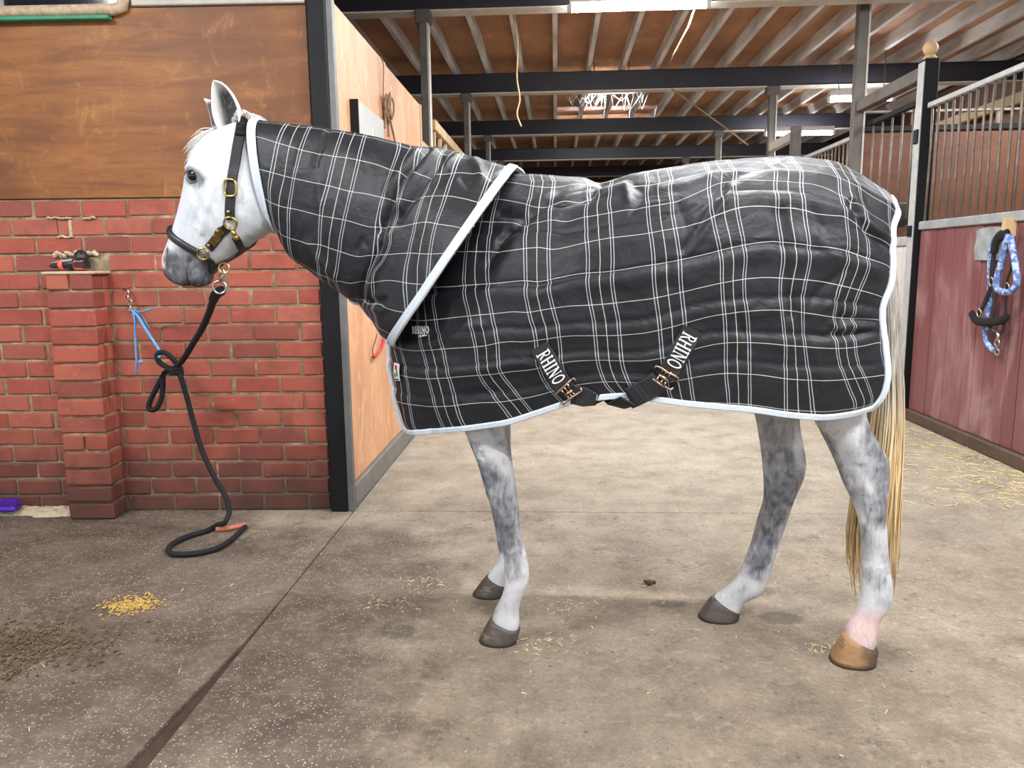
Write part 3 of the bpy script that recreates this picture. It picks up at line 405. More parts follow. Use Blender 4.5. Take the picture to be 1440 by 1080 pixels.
win.tube([(-2.6, -.03, 2.338), (-.86, -.03, 2.342), (-.825, -.03, 2.355), (-.815, -.03, 2.39), (-.815, -.03, 3.0)], .026, 10)
win_o = win.build('window_1', MAT['rust_white'], kind='structure', smooth=True); win_o.location = wall.location; win_o.rotation_euler = wall.rotation_euler
MB().box((-2.6, -.058, 2.297), (-.88, -.02, 2.315), .003).build('painted_sill', MAT['green'], win_o)
MB().box((-2.6, -.02, 2.35), (-.83, -.012, 3.0)).build('pane', MAT['glass'], win_o)
MB().box((-1.395, -.05, 2.35), (-1.365, -.015, 3.0), .004).build('glazing_bar', MAT['white_edge'], win_o)

# ---- corner post and orange plywood partition running away from it
p = MB().box((-1.108, 3.585, 0), (-1.022, 3.66, 3.5), .006).build('corner_post', MAT['black_paint'], label='glossy black corner post between brick wall and orange plywood', cat='post')
MB().box((-1.022, 3.592, 0), (-.992, 3.635, 3.5), .003).build('steel_channel', MAT['channel'], p, label='pale grey steel edge channel')
part = empty('plywood_partition', (-1.02, 3.665, 0), label='orange plywood partition running back from the black corner post', cat='partition')
MB().box((-.03, 0, .115), (0, 1.16, 2.40), .003).build('plywood_sheet', MAT['ply_orange'], part)
MB().box((-.03, 1.164, .115), (0, 2.325, 2.39), .003).build('plywood_sheet', MAT['ply_orange'], part)
MB().box((-.03, 0, 0), (.022, 2.325, .112), .004).build('kick_board', MAT['kick'], part, label='grey kick board')
MB().box((-.05, 2.327, 0), (.01, 2.36, 2.39), .003).build('end_stile', MAT['ply_orange'], part)

wb_ = MB().box((-6, 22.6, 0), (6, 22.8, 3.6)).build('wall_back', MAT['stall_ply'], kind='structure')
MB().box((5.6, 2.2, 0), (5.75, 22.6, 3.68)).build('wall_right', MAT['stall_ply'], kind='structure')
MB().box((-6.2, 3.6, 0), (-6.05, 22.6, 3.68)).build('wall_far_left', MAT['stall_ply'], kind='structure')

# ---- steel posts carrying the beams
def steel_post(x, y, label, w=.066, zt=3.3):
    o = MB().box((-w/2, -.045, 0), (w/2, .045, zt), .004).build('steel_post', MAT['post'], label=label, cat='post', group='steel posts under the roof beams')
    o.location = (x, y, 0)
    MB().box((w/2-.004, -.05, 0), (w/2+.01, .05, zt)).build('post_flange', MAT['white_edge'], o)
    MB().box((-w, -.06, zt-.11), (w, .06, zt), .01).build('post_cap', MAT['post'], o)
steel_post(-1.10, 6.8, 'dusty steel post rising behind the end of the orange plywood partition')
steel_post(-1.11, 10.02, 'second steel post down the left row, thinner and darker behind the nearest')
steel_post(-1.12, 13.2, 'third steel post down the left row, just above the horse neck')
steel_post(-1.12, 16.4, 'farthest small steel post of the left row')
steel_post(2.65, 7.2, 'tall dusty steel post in the right stall row reaching to the roof', .085, 3.53)
steel_post(2.66, 10.02, 'dark steel post of the right row beside the bright far lamp', .08)
steel_post(2.66, 13.2, 'steel post of the right row farther back, left of the lamp', .08)
steel_post(2.66, 16.4, 'farthest small steel post of the right row', .08)

# ---- stall fronts on the right
def horse_stall(name, y0, y1, label, pw=.117, bars=True, zt=2.27, X=2.66, detail=True):
    t = empty(name, (X, y0, 0), label=label, cat='stall'); n = int((y1-y0)/pw); pw = (y1-y0)/n
    pm = [MB().box((0, .003, .085), (.03, pw-.003, 1.405), .005).build('plank', MAT['maroon'], t)]
    for i in range(1, n):
        o = share(pm[0].data, 'plank', t, (rb.uniform(-.003, .003), i*pw, 0))
    MB().box((-.03, 0, .0), (.05, y1-y0, .083), .008).build('kick_rail', MAT['dark_wood'], t)
    MB().box((-.02, 0, 1.405), (.05, y1-y0, 1.465), .006).build('middle_rail', MAT['galv'], t)
    MB().box((-.015, 0, zt-.012), (.025, y1-y0, zt+.024), .005).build('top_rail', MAT['pale_steel'], t)
    if bars:
        k = int((y1-y0)/.098); ms = []
        for j in range(5):
            bx, by = rb.uniform(-.006, .006), rb.uniform(-.012, .012)
            ms.append(MB().tube([(0, 0, 1.46), (bx*.5, by*.6, 1.75), (bx, by, 2.0), (0, 0, zt)], .0088, 7))
        me = []
        for i in range(k):
            yy = (i+.5)*(y1-y0)/k
            if i < 5:
                o = ms[i].build('bar', MAT['bar'], t, smooth=True); o.location.y = yy; me.append(o.data)
            else: share(rb.choice(me), 'bar', t, (0, yy, 0))
    return t
horse_stall('horse_stall', 3.1, 5.87, 'nearest stall front, maroon planks below bars, with a halter hanging on it')
horse_stall('horse_stall', 7.27, 8.95, 'stall front behind the tall steel post, barred top just above the rump')
horse_stall('horse_stall', 10.1, 13.1, 'farthest barred stall front down the right side')
gp = MB().box((-.05, -.05, 0), (.05, .05, 2.6), .006).build('gate_post', MAT['black_paint'], label='black gate post topped by a pale wooden ball', cat='post'); gp.location = (2.665, 5.925, 0)
MB().box((-.056, -.045, 0), (-.05, .045, 2.58)).build('painted_lit_edge', MAT['pale_steel'], gp, label='pale grey strip painting in the lit edge of the post')  # pale strip stands in for light falling on the post's left face
f_ = MB(); f_.ball((0, 0, 2.675), .052, 16); f_.tube([(0, 0, 2.6), (0, 0, 2.612), (0, 0, 2.63)], [.045, .045, .03], 12); f_.build('ball_finial', MAT['oak'], gp, smooth=True, label='pale wooden ball finial')
MB().box((-.068, -.03, 2.02), (-.056, .03, 2.12), .004).box((-.068, -.03, 1.36), (-.056, .03, 1.44), .004).build('hinge_plate', MAT['black_paint'], gp)
hd = MB().box((2.62, 5.976, 2.47), (2.70, 7.15, 2.565), .006).build('door_header', MAT['post'], label='grey steel header rail over the barred stall door', cat='rail')
g2 = MB().box((-.05, -.05, 0), (.05, .05, 2.66), .006).build('gate_post', MAT['post'], label='short grey gate post with a bright header beside it, above the rump', cat='post'); g2.location = (2.66, 9.0, 0)
MB().box((2.62, 9.06, 2.52), (2.70, 9.96, 2.62), .006).build('door_header', MAT['white_edge'], label='pale header rail farther back running from the short gate post', cat='rail')
dr = empty('stall_door', (2.72, 5.99, 0), label='barred stall door with a pale boarded lower half', cat='stall door')
pp = MB().box((0, .004, .1), (.03, .136, 1.30), .004).build('board', MAT['dirty_white'], dr)
for i in range(1, 8): share(pp.data, 'board', dr, (0, i*.14, 0))
MB().box((-.015, 0, 1.30), (.04, 1.13, 1.37), .004).build('door_rail', MAT['pale_steel'], dr)
MB().box((-.01, 0, 1.46), (.04, 1.13, 1.50), .004).build('door_rail', MAT['black_paint'], dr)
MB().box((-.01, 0, 2.34), (.04, 1.13, 2.38), .004).build('door_rail', MAT['black_paint'], dr)
bb = MB().tube([(.015, 0, 1.37), (.015, 0, 2.36)], .009, 7).build('bar', MAT['bar'], dr, smooth=True); bb.location.y = .1
for i in range(1, 6): share(bb.data, 'bar', dr, (0, .1+i*.19, 0))
MB().box((-.02, .02, 1.12), (-.012, .13, 1.20), .003).build('bolt_plate', MAT['galv'], dr)
dv = empty('stall_divider', (2.75, 7.42, 0), label='brown board divider wall inside the nearest stall', cat='divider')
for i in range(4): MB().box((.01+i*.7, 0, 0), (.70+i*.7, .03, 2.34), .004).build('panel', MAT['stall_ply'], dv)
MB().box((0, -.02, 2.34), (2.8, .05, 2.39), .004).build('top_rail', MAT['black_paint'], dv)
MB().box((0, -.02, 2.50), (2.8, .02, 2.525), .004).build('guard_rail', MAT['bar'], dv)
for i in range(3): MB().box((.46+i*.75, -.006, 2.39), (.49+i*.75, .02, 2.51), .003).build('rail_stub', MAT['bar'], dv)
pk = MB().box((5.38, 6.0, 2.98), (5.46, 14, 3.10), .006).build('wall_plank', MAT['oak'], label='pale long plank high along the back of the stalls', cat='plank')
bk = MB()
for i in range(9):
    pass
mg = MB().tube([(0, 0, 0), (0, 0, .02), (0, 0, .2), (0, 0, .22), (0, 0, .2), (0, 0, .05)], [.01, .12, .155, .16, .14, .1], 20).build('feed_bucket', MAT['rubber'], smooth=True, label='dark grey rubber bucket inside the stall behind the barred door', cat='bucket')
mg.location = (3.05, 7.262, 1.47)
MB().tube(torus((0, 0, .2), .16, .004, (0, 1, 0), 14, up=(1, 0, 0))[0:8], .005, 6).build('bucket_handle', MAT['galv'], mg, smooth=True)
# ---- left stalls beyond the partition
lf = empty('horse_stall', (-1.06, 6.05, 0), label='tan boarded stall front with pale top rail, left behind the steel post', cat='stall')
for a_, b_ in ((.02, .68), (.84, 1.9), (1.91, 2.9), (2.91, 3.88)): MB().box((-.03, a_, 0), (0, b_, 2.18), .004).build('panel', MAT['ply_orange'], lf)
MB().box((-.05, .9, 2.36), (.02, 3.9, 2.45), .006).build('top_rail', MAT['oak'], lf)
for i in range(9): MB().box((-.03, .95+i*.36, 2.18), (0, 1.0+i*.36, 2.36)).build('rail_block', MAT['oak'], lf)

# ---- fluorescent battens
def batten(x0, y, z, label, on=True, L=1.2, W=55, group='fluorescent lamps in the barn roof'):
    t = empty('fluorescent_lamp', (x0+L/2, y, z), label=label, cat='lamp', group=group)
    MB().box((-L/2, -.05, .03), (L/2, .05, .1), .008).build('lamp_body', MAT['dirty_white'], t)
    for s in (-1, 1): MB().box((s*L/2-.02, -.02, -.03), (s*L/2+.02, .02, .03), .004).build('end_cap', MAT['dirty_white'], t)
    MB().tube([(-L/2+.02, 0, -.01), (L/2-.02, 0, -.01)], .02, 12).build('tube', MAT['tube_on'], t, smooth=True)
    for s in (-1, 1): MB().tube([(s*L*.35, 0, .1), (s*L*.35, 0, 3.69-z)], .006, 6).build('hanger', MAT['bar'], t)
    ld = bpy.data.lights.new('lamp_light', 'AREA'); ld.shape = 'RECTANGLE'; ld.size = L; ld.size_y = .08; ld.energy = W; ld.color = (.96, .98, 1)
    o = bpy.data.objects.new('lamp_light', ld); link(o, t); o.location = (0, 0, -.035)
    return t
batten(.12, 6.70, 3.25, 'long bright lamp at the top of the picture under the first beam', L=1.12)
batten(3.23, 9.7, 3.07, 'bright lamp right of centre, beside the tall steel post', W=40, L=.74)
batten(3.28, 12.7, 3.15, 'bright lamp low on the right just above the rump', W=40, L=1.05)
batten(3.66, 6.25, 3.24, 'bright lamp end in the top right corner', W=40)
batten(.40, 10.2, 3.33, 'cobwebbed lamp hung beyond the second beam above the back', L=.62, W=40)
batten(.2, 13.5, 3.44, 'far aisle lamp behind the third beam', W=40)
for yy, w in ((3.0, 60), (.2, 70)): batten(.2, yy, 3.25, 'added unseen aisle lamp over the horse' if yy > 1 else 'added unseen aisle lamp over the foreground floor, nearest the yard', W=w)  # out-of-view lamps, added to light the horse and the foreground
for xx, yy, w in ((-2.6, .9, 60), (2.6, .9, 60)): batten(xx-.6, yy, 3.25, 'added unseen side lamp above the yard end of the aisle on the ' + ('left' if xx < 0 else 'right'), W=w)  # two more unseen lamps, added for light from the near end

# ================================================================ HORSE
HORG, HROT = (.30, 2.42, 0), -.0997
horse = empty('horse', HORG, HROT, label='grey white horse standing in a checked rug, head to the left', cat='horse')
def ring_loft(mb, secs, n=28, ex=2.2, y0=0.0):
    """secs: (front x, front z, back x, back z, half width, y centre) - closed tapering loft"""
    v = []; f = []
    for (fx, fz, bx, bz, w, yc) in secs:
        c = Vector(((fx+bx)/2, yc, (fz+bz)/2)); a = Vector(((fx-bx)/2, 0, (fz-bz)/2))
        for k in range(n):
            q = 2*PI*k/n; ca, sa = math.cos(q), math.sin(q)
            ca = math.copysign(abs(ca)**(2/ex), ca); sa = math.copysign(abs(sa)**(2/ex), sa)
            v.append(c + a*ca + Vector((0, w*sa, 0)))
    N = len(secs)
    for i in range(N-1):
        for k in range(n): f.append((i*n+k, i*n+(k+1) % n, (i+1)*n+(k+1) % n, (i+1)*n+k))
    f.append(tuple(range(n))[::-1]); f.append(tuple(range((N-1)*n, N*n)))
    mb.add(v, f)
def resample(rows, m):
    return [tuple(r_) for r_ in pl(rows, np.linspace(0, 1, m))]
def with_y(rows, ys): return [tuple(r_)+(y,) for r_, y in zip(rows, np.interp(np.linspace(0, 1, len(rows)), np.linspace(0, 1, len(ys)), ys))]
hb = MB()
TORSO = [(-0.7579,1.2702,-0.7391,0.9102,0.06),(-0.7053,1.4106,-0.7133,0.8296,0.14),(-0.6045,1.4657,-0.5972,0.7733,0.19),(-0.4716,1.4452,-0.4812,0.7798,0.235),(-0.3407,1.4249,-0.3441,0.807,0.265),(-0.1691,1.4039,-0.1657,0.832,0.285),(-0.0015,1.4203,0.0085,0.8387,0.285),(0.1619,1.4403,0.1782,0.8626,0.28),(0.2821,1.445,0.303,0.8705,0.28),(0.3812,1.4383,0.4067,0.8436,0.265),(0.4604,1.4162,0.4889,0.8232,0.24),(0.5202,1.3829,0.5593,0.8242,0.2),(0.5713,1.3301,0.604,0.8461,0.15),(0.6086,1.2493,0.6263,0.9413,0.09)]
ring_loft(hb, with_y(resample(TORSO, 40), [0, 0]), 32, 2.15)
NECK = [(-1.2471,1.6512,-1.218,1.3295,0.07),(-1.1676,1.6305,-1.1645,1.2663,0.08),(-1.031,1.608,-1.0617,1.1979,0.095),(-0.8898,1.5724,-0.9427,1.1181,0.125),(-0.7668,1.5378,-0.857,1.0082,0.15),(-0.6177,1.4985,-0.7274,0.9031,0.17)]
ring_loft(hb, with_y(resample(NECK, 20), [0, 0]), 28, 2.0)
HEAD = [(-1.3098,1.6713,-1.2133,1.3248,0.066),(-1.3706,1.6558,-1.2193,1.348,0.082),(-1.4272,1.6355,-1.2322,1.3413,0.092),(-1.4756,1.5988,-1.2562,1.3187,0.097),(-1.5048,1.5521,-1.285,1.3006,0.098),(-1.5185,1.509,-1.3169,1.2779,0.097),(-1.5328,1.461,-1.3462,1.2573,0.088),(-1.5555,1.4059,-1.3781,1.239,0.074),(-1.578,1.3549,-1.4101,1.2229,0.064),(-1.6002,1.3082,-1.4368,1.209,0.058),(-1.6223,1.2659,-1.456,1.195,0.056),(-1.6353,1.2375,-1.4676,1.1784,0.057),(-1.6403,1.2112,-1.4795,1.1594,0.057),(-1.6349,1.1823,-1.491,1.1452,0.054),(-1.6185,1.1581,-1.5074,1.1357,0.048),(-1.5934,1.1435,-1.5289,1.1286,0.036)]
ring_loft(hb, with_y(resample(HEAD, 34), [0, 0]), 28, 2.5)
LEGS = {
 'near_front': ([(-0.65,0.9877,-0.3108,0.9459,0.085),(-0.6198,0.8559,-0.3762,0.8588,0.08),(-0.5906,0.756,-0.4166,0.7659,0.07),(-0.5653,0.6755,-0.4285,0.6899,0.058),(-0.533,0.59,-0.4229,0.6,0.049),(-0.5117,0.5197,-0.4146,0.5367,0.044),(-0.4966,0.4718,-0.4062,0.4843,0.044),(-0.4815,0.4214,-0.4022,0.4431,0.045),(-0.4706,0.3845,-0.4025,0.4061,0.039),(-0.4599,0.3405,-0.394,0.3599,0.031),(-0.4538,0.282,-0.381,0.2974,0.028),(-0.4522,0.2347,-0.3723,0.246,0.031),(-0.4504,0.1966,-0.3727,0.2034,0.034),(-0.4601,0.1554,-0.3866,0.1668,0.031),(-0.4767,0.1206,-0.4007,0.1301,0.029),(-0.4911,0.0883,-0.4055,0.1009,0.03),(-0.4963,0.0515,-0.4037,0.0527,0.034),(-0.4898,0.0226,-0.4155,0.03,0.03)], (-.15, -.152)),
 'far_front': ([(-0.6774,0.8301,-0.4237,0.8327,0.08),(-0.6416,0.703,-0.4702,0.706,0.07),(-0.6157,0.5742,-0.4767,0.5777,0.055),(-0.5818,0.4389,-0.4834,0.4422,0.045),(-0.5621,0.3708,-0.4842,0.3763,0.042),(-0.5475,0.3074,-0.4874,0.3232,0.041),(-0.5403,0.2595,-0.4881,0.2671,0.033),(-0.5333,0.2005,-0.4783,0.2085,0.027),(-0.5261,0.1521,-0.4633,0.1553,0.031),(-0.5345,0.1218,-0.4636,0.1173,0.033),(-0.5586,0.0932,-0.4902,0.0832,0.03),(-0.575,0.0649,-0.5011,0.0525,0.031),(-0.5782,0.0344,-0.504,0.0331,0.034),(-0.5679,0.0129,-0.5149,0.0104,0.03)], (.15, .19)),
 'near_hind': ([(0.2656,1.0305,0.6067,0.9904,0.1),(0.3387,0.9278,0.6127,0.9197,0.1),(0.4163,0.8205,0.6101,0.8317,0.085),(0.4674,0.7375,0.6108,0.753,0.07),(0.513,0.6519,0.6502,0.6724,0.052),(0.5395,0.5951,0.6777,0.6311,0.044),(0.5577,0.5485,0.6846,0.5826,0.043),(0.5818,0.5041,0.6838,0.5315,0.04),(0.6024,0.4508,0.6813,0.4778,0.036),(0.614,0.3859,0.6875,0.4067,0.031),(0.6196,0.3202,0.696,0.3329,0.03),(0.6229,0.2627,0.7081,0.263,0.034),(0.6216,0.2135,0.7138,0.2033,0.037),(0.6139,0.1726,0.6983,0.1643,0.033),(0.5997,0.1378,0.6806,0.1272,0.031),(0.5854,0.1027,0.6752,0.0837,0.034),(0.585,0.0707,0.6745,0.0609,0.036),(0.5905,0.0436,0.6677,0.0399,0.034)], (-.12, -.14)),
 'far_hind': ([(0.189,1.0352,0.5495,0.9901,0.1),(0.259,0.9209,0.5219,0.8998,0.09),(0.3126,0.7824,0.4797,0.7849,0.075),(0.3328,0.7148,0.4751,0.6919,0.064),(0.3516,0.6278,0.4921,0.6077,0.052),(0.3634,0.5519,0.5037,0.5465,0.044),(0.3704,0.4872,0.4973,0.4938,0.042),(0.3728,0.4219,0.4716,0.4232,0.038),(0.3589,0.3701,0.4563,0.3619,0.032),(0.3395,0.2781,0.4329,0.2751,0.029),(0.319,0.2073,0.4134,0.1972,0.031),(0.3,0.1561,0.3977,0.1313,0.034),(0.2778,0.122,0.3786,0.0898,0.034),(0.2505,0.1001,0.3332,0.0643,0.031),(0.2277,0.0784,0.3155,0.0377,0.033),(0.2167,0.0547,0.3116,0.017,0.035),(0.2221,0.0293,0.2979,0.0084,0.03)], (.10, .105)),
}
for nm, (rows, ys) in LEGS.items(): ring_loft(hb, with_y(resample(rows, 46), ys), 24, 2.1)
me = bpy.data.meshes.new('horse_body'); me.from_pydata([tuple(p) for p in hb.v], [], hb.f); me.update()
body = link(bpy.data.objects.new('body', me)); rm = body.modifiers.new('r', 'REMESH'); rm.mode = 'VOXEL'; rm.voxel_size = .0072; rm.use_smooth_shade = True
sm = body.modifiers.new('s', 'SMOOTH'); sm.iterations = 6; sm.factor = .5
bpy.context.view_layer.update()
bme = bpy.data.meshes.new_from_object(body.evaluated_get(bpy.context.evaluated_depsgraph_get()))
body.modifiers.clear(); body.data = bme; bpy.data.meshes.remove(me)
nv = len(bme.vertices); co = np.empty(nv*3, 'f'); bme.vertices.foreach_get('co', co); co = co.reshape(-1, 3).astype(float)
no = np.empty(nv*3, 'f'); bme.vertices.foreach_get('normal', no); no = no.reshape(-1, 3).astype(float)
def mk_bvh():
    return BVHTree.FromPolygons([tuple(p) for p in co], [tuple(p.vertices) for p in bme.polygons])
bvh = mk_bvh()
def skin(x, z, off=0.0, s=-1):
    """point and normal on the near (s=-1) or far flank at side-view place x, z"""
    h = bvh.ray_cast(Vector((x, s*1.0, z)), Vector((0, -s, 0)), 2)
    if h[0] is None: h = bvh.find_nearest(Vector((x, s*.03, z)))
    return h[0] + h[1]*off, h[1]
# fine relief: cheek, eye ridges, nostrils, mouth, fetlocks, tendons
def seg_dist(P, line):
    d = np.full(len(P), 9.0); L = np.array(line)
    for a, b in zip(L[:-1], L[1:]):
        ab = b-a; t = np.clip(((P-a)@ab)/max(ab@ab, 1e-9), 0, 1); d = np.minimum(d, np.linalg.norm(P-a-t[:, None]*ab, axis=1))
    return d
P2 = co[:, [0, 2]]; disp = np.zeros(nv)
hd_m = (co[:, 0] < -.62)
def relief(line, amp, wid, mask=None):
    global disp
    g = amp*np.exp(-(seg_dist(P2, line)/wid)**2); disp += g*(hd_m if mask is None else mask)
relief([(-1.4842,1.5148),(-1.4591,1.5185),(-1.4306,1.5043),(-1.4148,1.4862)], .010, .012)              # brow
relief([(-1.4623,1.4786),(-1.4437,1.4648)], -.006, .012)
relief([(-1.4695,1.4521),(-1.4543,1.4249),(-1.4363,1.3706)], -.006, .016)                    # hollow below the eye
relief([(-1.386,1.4553),(-1.4077,1.3976),(-1.4318,1.3439),(-1.4468,1.3124)], .008, .011); relief([(-1.4219,1.4383),(-1.4407,1.3893),(-1.4597,1.3399)], -.004, .012); relief([(-1.4073,1.3706),(-1.3959,1.3251),(-1.3884,1.2932)], -.004, .010); relief([(-1.4657,1.3899),(-1.4782,1.3585),(-1.4733,1.3265)], .0022, .004); relief([(-1.4471,1.3714),(-1.4712,1.3219)], .002, .0035)                     # facial crest
relief([(-1.2252,1.4521),(-1.2068,1.3983),(-1.2214,1.3606),(-1.2527,1.3298),(-1.294,1.3011)], .007, .012)       # edge of the cheek
relief([(-1.1976,1.4292),(-1.1893,1.3667),(-1.2138,1.3268)], -.013, .011); relief([(-1.5454,1.1345),(-1.5462,1.125)], -.016, .005)
relief([(-1.313,1.48),(-1.2933,1.4129),(-1.3087,1.3685)], .006, .035)
relief([(-1.5318,1.135),(-1.5314,1.1703),(-1.5231,1.2077),(-1.5118,1.2216)], -.013, .006); relief([(-1.5563,1.1799),(-1.548,1.1564)], .005, .012); relief([(-1.5002,1.1747),(-1.4974,1.1466)], .007, .013)            # mouth line
relief([(-1.6013,1.2554),(-1.609,1.2274),(-1.6033,1.2039)], -.013, .007)                    # nostril
relief([(-1.5823,1.2668),(-1.5742,1.241),(-1.5792,1.213)], .006, .008)
relief([(-1.4908,1.1653),(-1.4766,1.1511)], .004, .012)
relief([(-1.4133,1.3031),(-1.431,1.269)], -.003, .012)
lg = co[:, 2] < .62
relief([(-0.4346,0.3947),(-0.4218,0.3252),(-0.4134,0.2549)], -.004, .006, lg & (co[:, 0] < 0) & (co[:, 1] < 0))   # tendon groove
relief([(0.6693,0.4168),(0.6771,0.3187)], -.004, .006, lg & (co[:, 0] > 0) & (co[:, 1] < 0))
relief([(0.4323,0.3438),(0.4087,0.2566),(0.3866,0.1808)], -.004, .006, lg & (co[:, 0] > 0) & (co[:, 1] > 0))
relief([(0.5705,0.6386),(0.6109,0.5803),(0.6467,0.5345)], -.004, .014, lg & (co[:, 0] > 0) & (co[:, 1] < 0))
relief([(0.6211,0.64),(0.6533,0.6198)], .006, .014, lg & (co[:, 0] > 0) & (co[:, 1] < 0))
relief([(-0.5056,0.4962),(-0.4565,0.4472)], .004, .014, lg & (co[:, 0] < 0))
relief([(-0.4992,0.611),(-0.4823,0.543)], -.003, .012, lg & (co[:, 0] < 0) & (co[:, 1] < 0))
co += no*disp[:, None]
# the torso and neck stay a finger's width inside the cloth
_ub, _tb = np.meshgrid(np.linspace(0, 1, 110), np.linspace(0, 1, 56), indexing='ij'); _rg = np.r_[rug_body(_ub, _tb).reshape(-1, 3), rug_hood(*np.meshgrid(np.linspace(.06, 1, 60), np.linspace(0, 1, 40), indexing='ij')).reshape(-1, 3)]
sel = np.where((co[:, 2] > .60) & (co[:, 0] > -1.06) & (np.abs(co[:, 1]) > .004))[0]
for k in range(0, len(sel), 1500):
    ii = sel[k:k+1500]; c_ = co[ii]; D = (c_[:, None, 0]-_rg[None, :, 0])**2 + (c_[:, None, 2]-_rg[None, :, 2])**2
    D = np.where(D < (D.min(1)[:, None]**.5+.012)**2, _rg[None, :, 1], -9.0); lim = np.maximum(-D.max(1) - .022, .012)      # tightest of the near cloth points
    out = np.abs(c_[:, 1]) > lim; c_[out, 1] = np.sign(c_[out, 1])*lim[out]; co[ii] = c_
bme.vertices.foreach_set('co', co.astype('f').ravel()); bme.update(); bvh = mk_bvh()
# coat colour: white head, dark points, dapples, painted cheek shade (kept per vertex)
P2 = co[:, [0, 2]]
nz = np.array([mnoise.fractal(Vector(p)*16, .7, 2.1, 4) for p in co]); nz2 = np.array([mnoise.noise(Vector(p)*42) for p in co]); nz3 = np.array([mnoise.fractal(Vector(p)*7+Vector((3, 1, 9)), .8, 2, 3) for p in co])
ss = lambda v, a, b: (lambda t: t*t*(3-2*t))(np.clip((v-a)/(b-a), 0, 1))
dark = np.zeros(nv)
def blob(line, wid, amt, mask):
    global dark
    d = seg_dist(P2, line)/wid + nz*.55 + nz2*.15; dark = np.maximum(dark, amt*(1-ss(d, .55, 1.25))*mask)
X_, Y_, Z_ = co.T; fr = (X_ < -.1) & (Z_ < .75); hi = (X_ > .1) & (Z_ < .85); nr = Y_ < 0
blob([(-0.4957,0.5472),(-0.4694,0.4975),(-0.452,0.4474),(-0.4438,0.3827),(-0.4444,0.3311)], .052, .80, fr & nr); blob([(-0.5222,0.5875),(-0.5006,0.5287)], .02, .75, fr & nr); blob([(-0.4219,0.3134),(-0.4181,0.2428)], .03, .5, fr & nr)
blob([(-0.5483,0.6414),(-0.5313,0.5827),(-0.5102,0.4961),(-0.4887,0.4181)], .014, .8, fr & nr); blob([(0.493,0.6959),(0.5241,0.6266),(0.5555,0.5527)], .014, .45, hi & nr); blob([(0.6216,0.4255),(0.6266,0.3382)], .016, .35, hi & nr)
blob([(-0.5608,0.4501),(-0.5206,0.367),(-0.5175,0.2067)], .05, .75, fr & ~nr)
blob([(0.6252,0.7032),(0.6559,0.641),(0.6716,0.5737),(0.6635,0.5137),(0.6583,0.4704)], .042, .80, hi & nr); blob([(0.594,0.5326),(0.6299,0.4866),(0.6669,0.4578)], .026, .55, hi & nr); blob([(0.6623,0.2693),(0.6894,0.213)], .03, .25, hi & nr)
blob([(0.4184,0.5726),(0.4392,0.5015),(0.4243,0.4287)], .05, .74, hi & ~nr); blob([(0.4199,0.4285),(0.3967,0.33),(0.3646,0.2172),(0.3487,0.1487)], .04, .82, hi & ~nr); blob([(0.3865,0.7602),(0.4067,0.6434)], .05, .45, hi & ~nr); blob([(0.3763,0.3904),(0.3445,0.2659),(0.3199,0.1823)], .012, -.0, hi & ~nr)
blob([(0.4538,0.4201),(0.4563,0.4154)], .012, 1.0, hi & ~nr & (dark > -1))
mz = seg_dist(P2, [(-1.5718,1.1801),(-1.5421,1.1657),(-1.5054,1.1748)]) + nz*.012; muz = (1-ss(mz, .052, .098))*hd_m
muz = np.maximum(muz, (1-ss(seg_dist(P2, [(-1.4925,1.2074),(-1.5263,1.2311)]) + nz*.01, .02, .05))*.75*hd_m)
mth = (1-ss(seg_dist(P2, [(-1.5318,1.135),(-1.5314,1.1703),(-1.5231,1.2077)]), .003, .008))*hd_m
nst = (1-ss(seg_dist(P2, [(-1.6013,1.2554),(-1.609,1.2274),(-1.6033,1.2039)]), .004, .011))*hd_m
eye_d = (1-ss(seg_dist(P2, [(-1.4683,1.4894),(-1.4421,1.4776)]), .018, .040))*hd_m*.72
cheek_shade = (1-ss(seg_dist(P2, [(-1.2379,1.3317),(-1.2792,1.3008),(-1.3211,1.2674),(-1.3681,1.2383)]), .004, .03))*hd_m*.42  # shade along the cheek and jaw edge, painted into the coat
pink = (1-ss(seg_dist(P2, [(-1.6129,1.2415),(-1.6132,1.2087)]), .006, .02))*hd_m
pk2 = hi & nr; pink2 = (1-ss(np.abs(Z_-.115), .03, .075))*pk2*.9
base = np.array(srgb(208, 210, 214)); c = np.tile(base, (nv, 1))
mixc = lambda c, k, f: c*(1-f[:, None]) + np.array(k)*f[:, None]
legm = ((Z_ < .80) & (X_ > -.62)).astype(float)
c = mixc(c, srgb(196, 194, 194), legm*.8)
c = mixc(c, srgb(150, 148, 150), np.clip(nz3*1.2, 0, 1)*legm*.55)
c = mixc(c, srgb(70, 71, 80), np.clip(dark*(1.0+nz2*.45+nz*.5), 0, 1)*ss(Z_ + nz2*.02, .12, .20))
c = mixc(c, srgb(140, 140, 146), np.clip(nz*1.6-.1, 0, .6)*legm*(Z_ > .2))
c = mixc(c, srgb(226, 170, 158), pink2*.55)
c = mixc(c, srgb(64, 65, 71), np.clip(muz*(.97+nz*.25), 0, 1)); c = mixc(c, srgb(40, 40, 44), np.maximum(mth*.7, nst*.9)); c = mixc(c, srgb(64, 64, 70), eye_d); c = mixc(c, srgb(228, 196, 186), pink*.8*(1-nst)); c = mixc(c, srgb(120, 122, 128), cheek_shade)
c = mixc(c, srgb(176, 180, 190), np.clip(nz*.5, 0, .3)*hd_m*(1-muz))
at = bme.color_attributes.new('coat', 'FLOAT_COLOR', 'POINT'); at.data.foreach_set('color', np.c_[c, np.ones(nv)].astype('f').ravel())
t = NT('horse_coat'); a_ = t.n('ShaderNodeVertexColor'); a_.layer_name = 'coat'
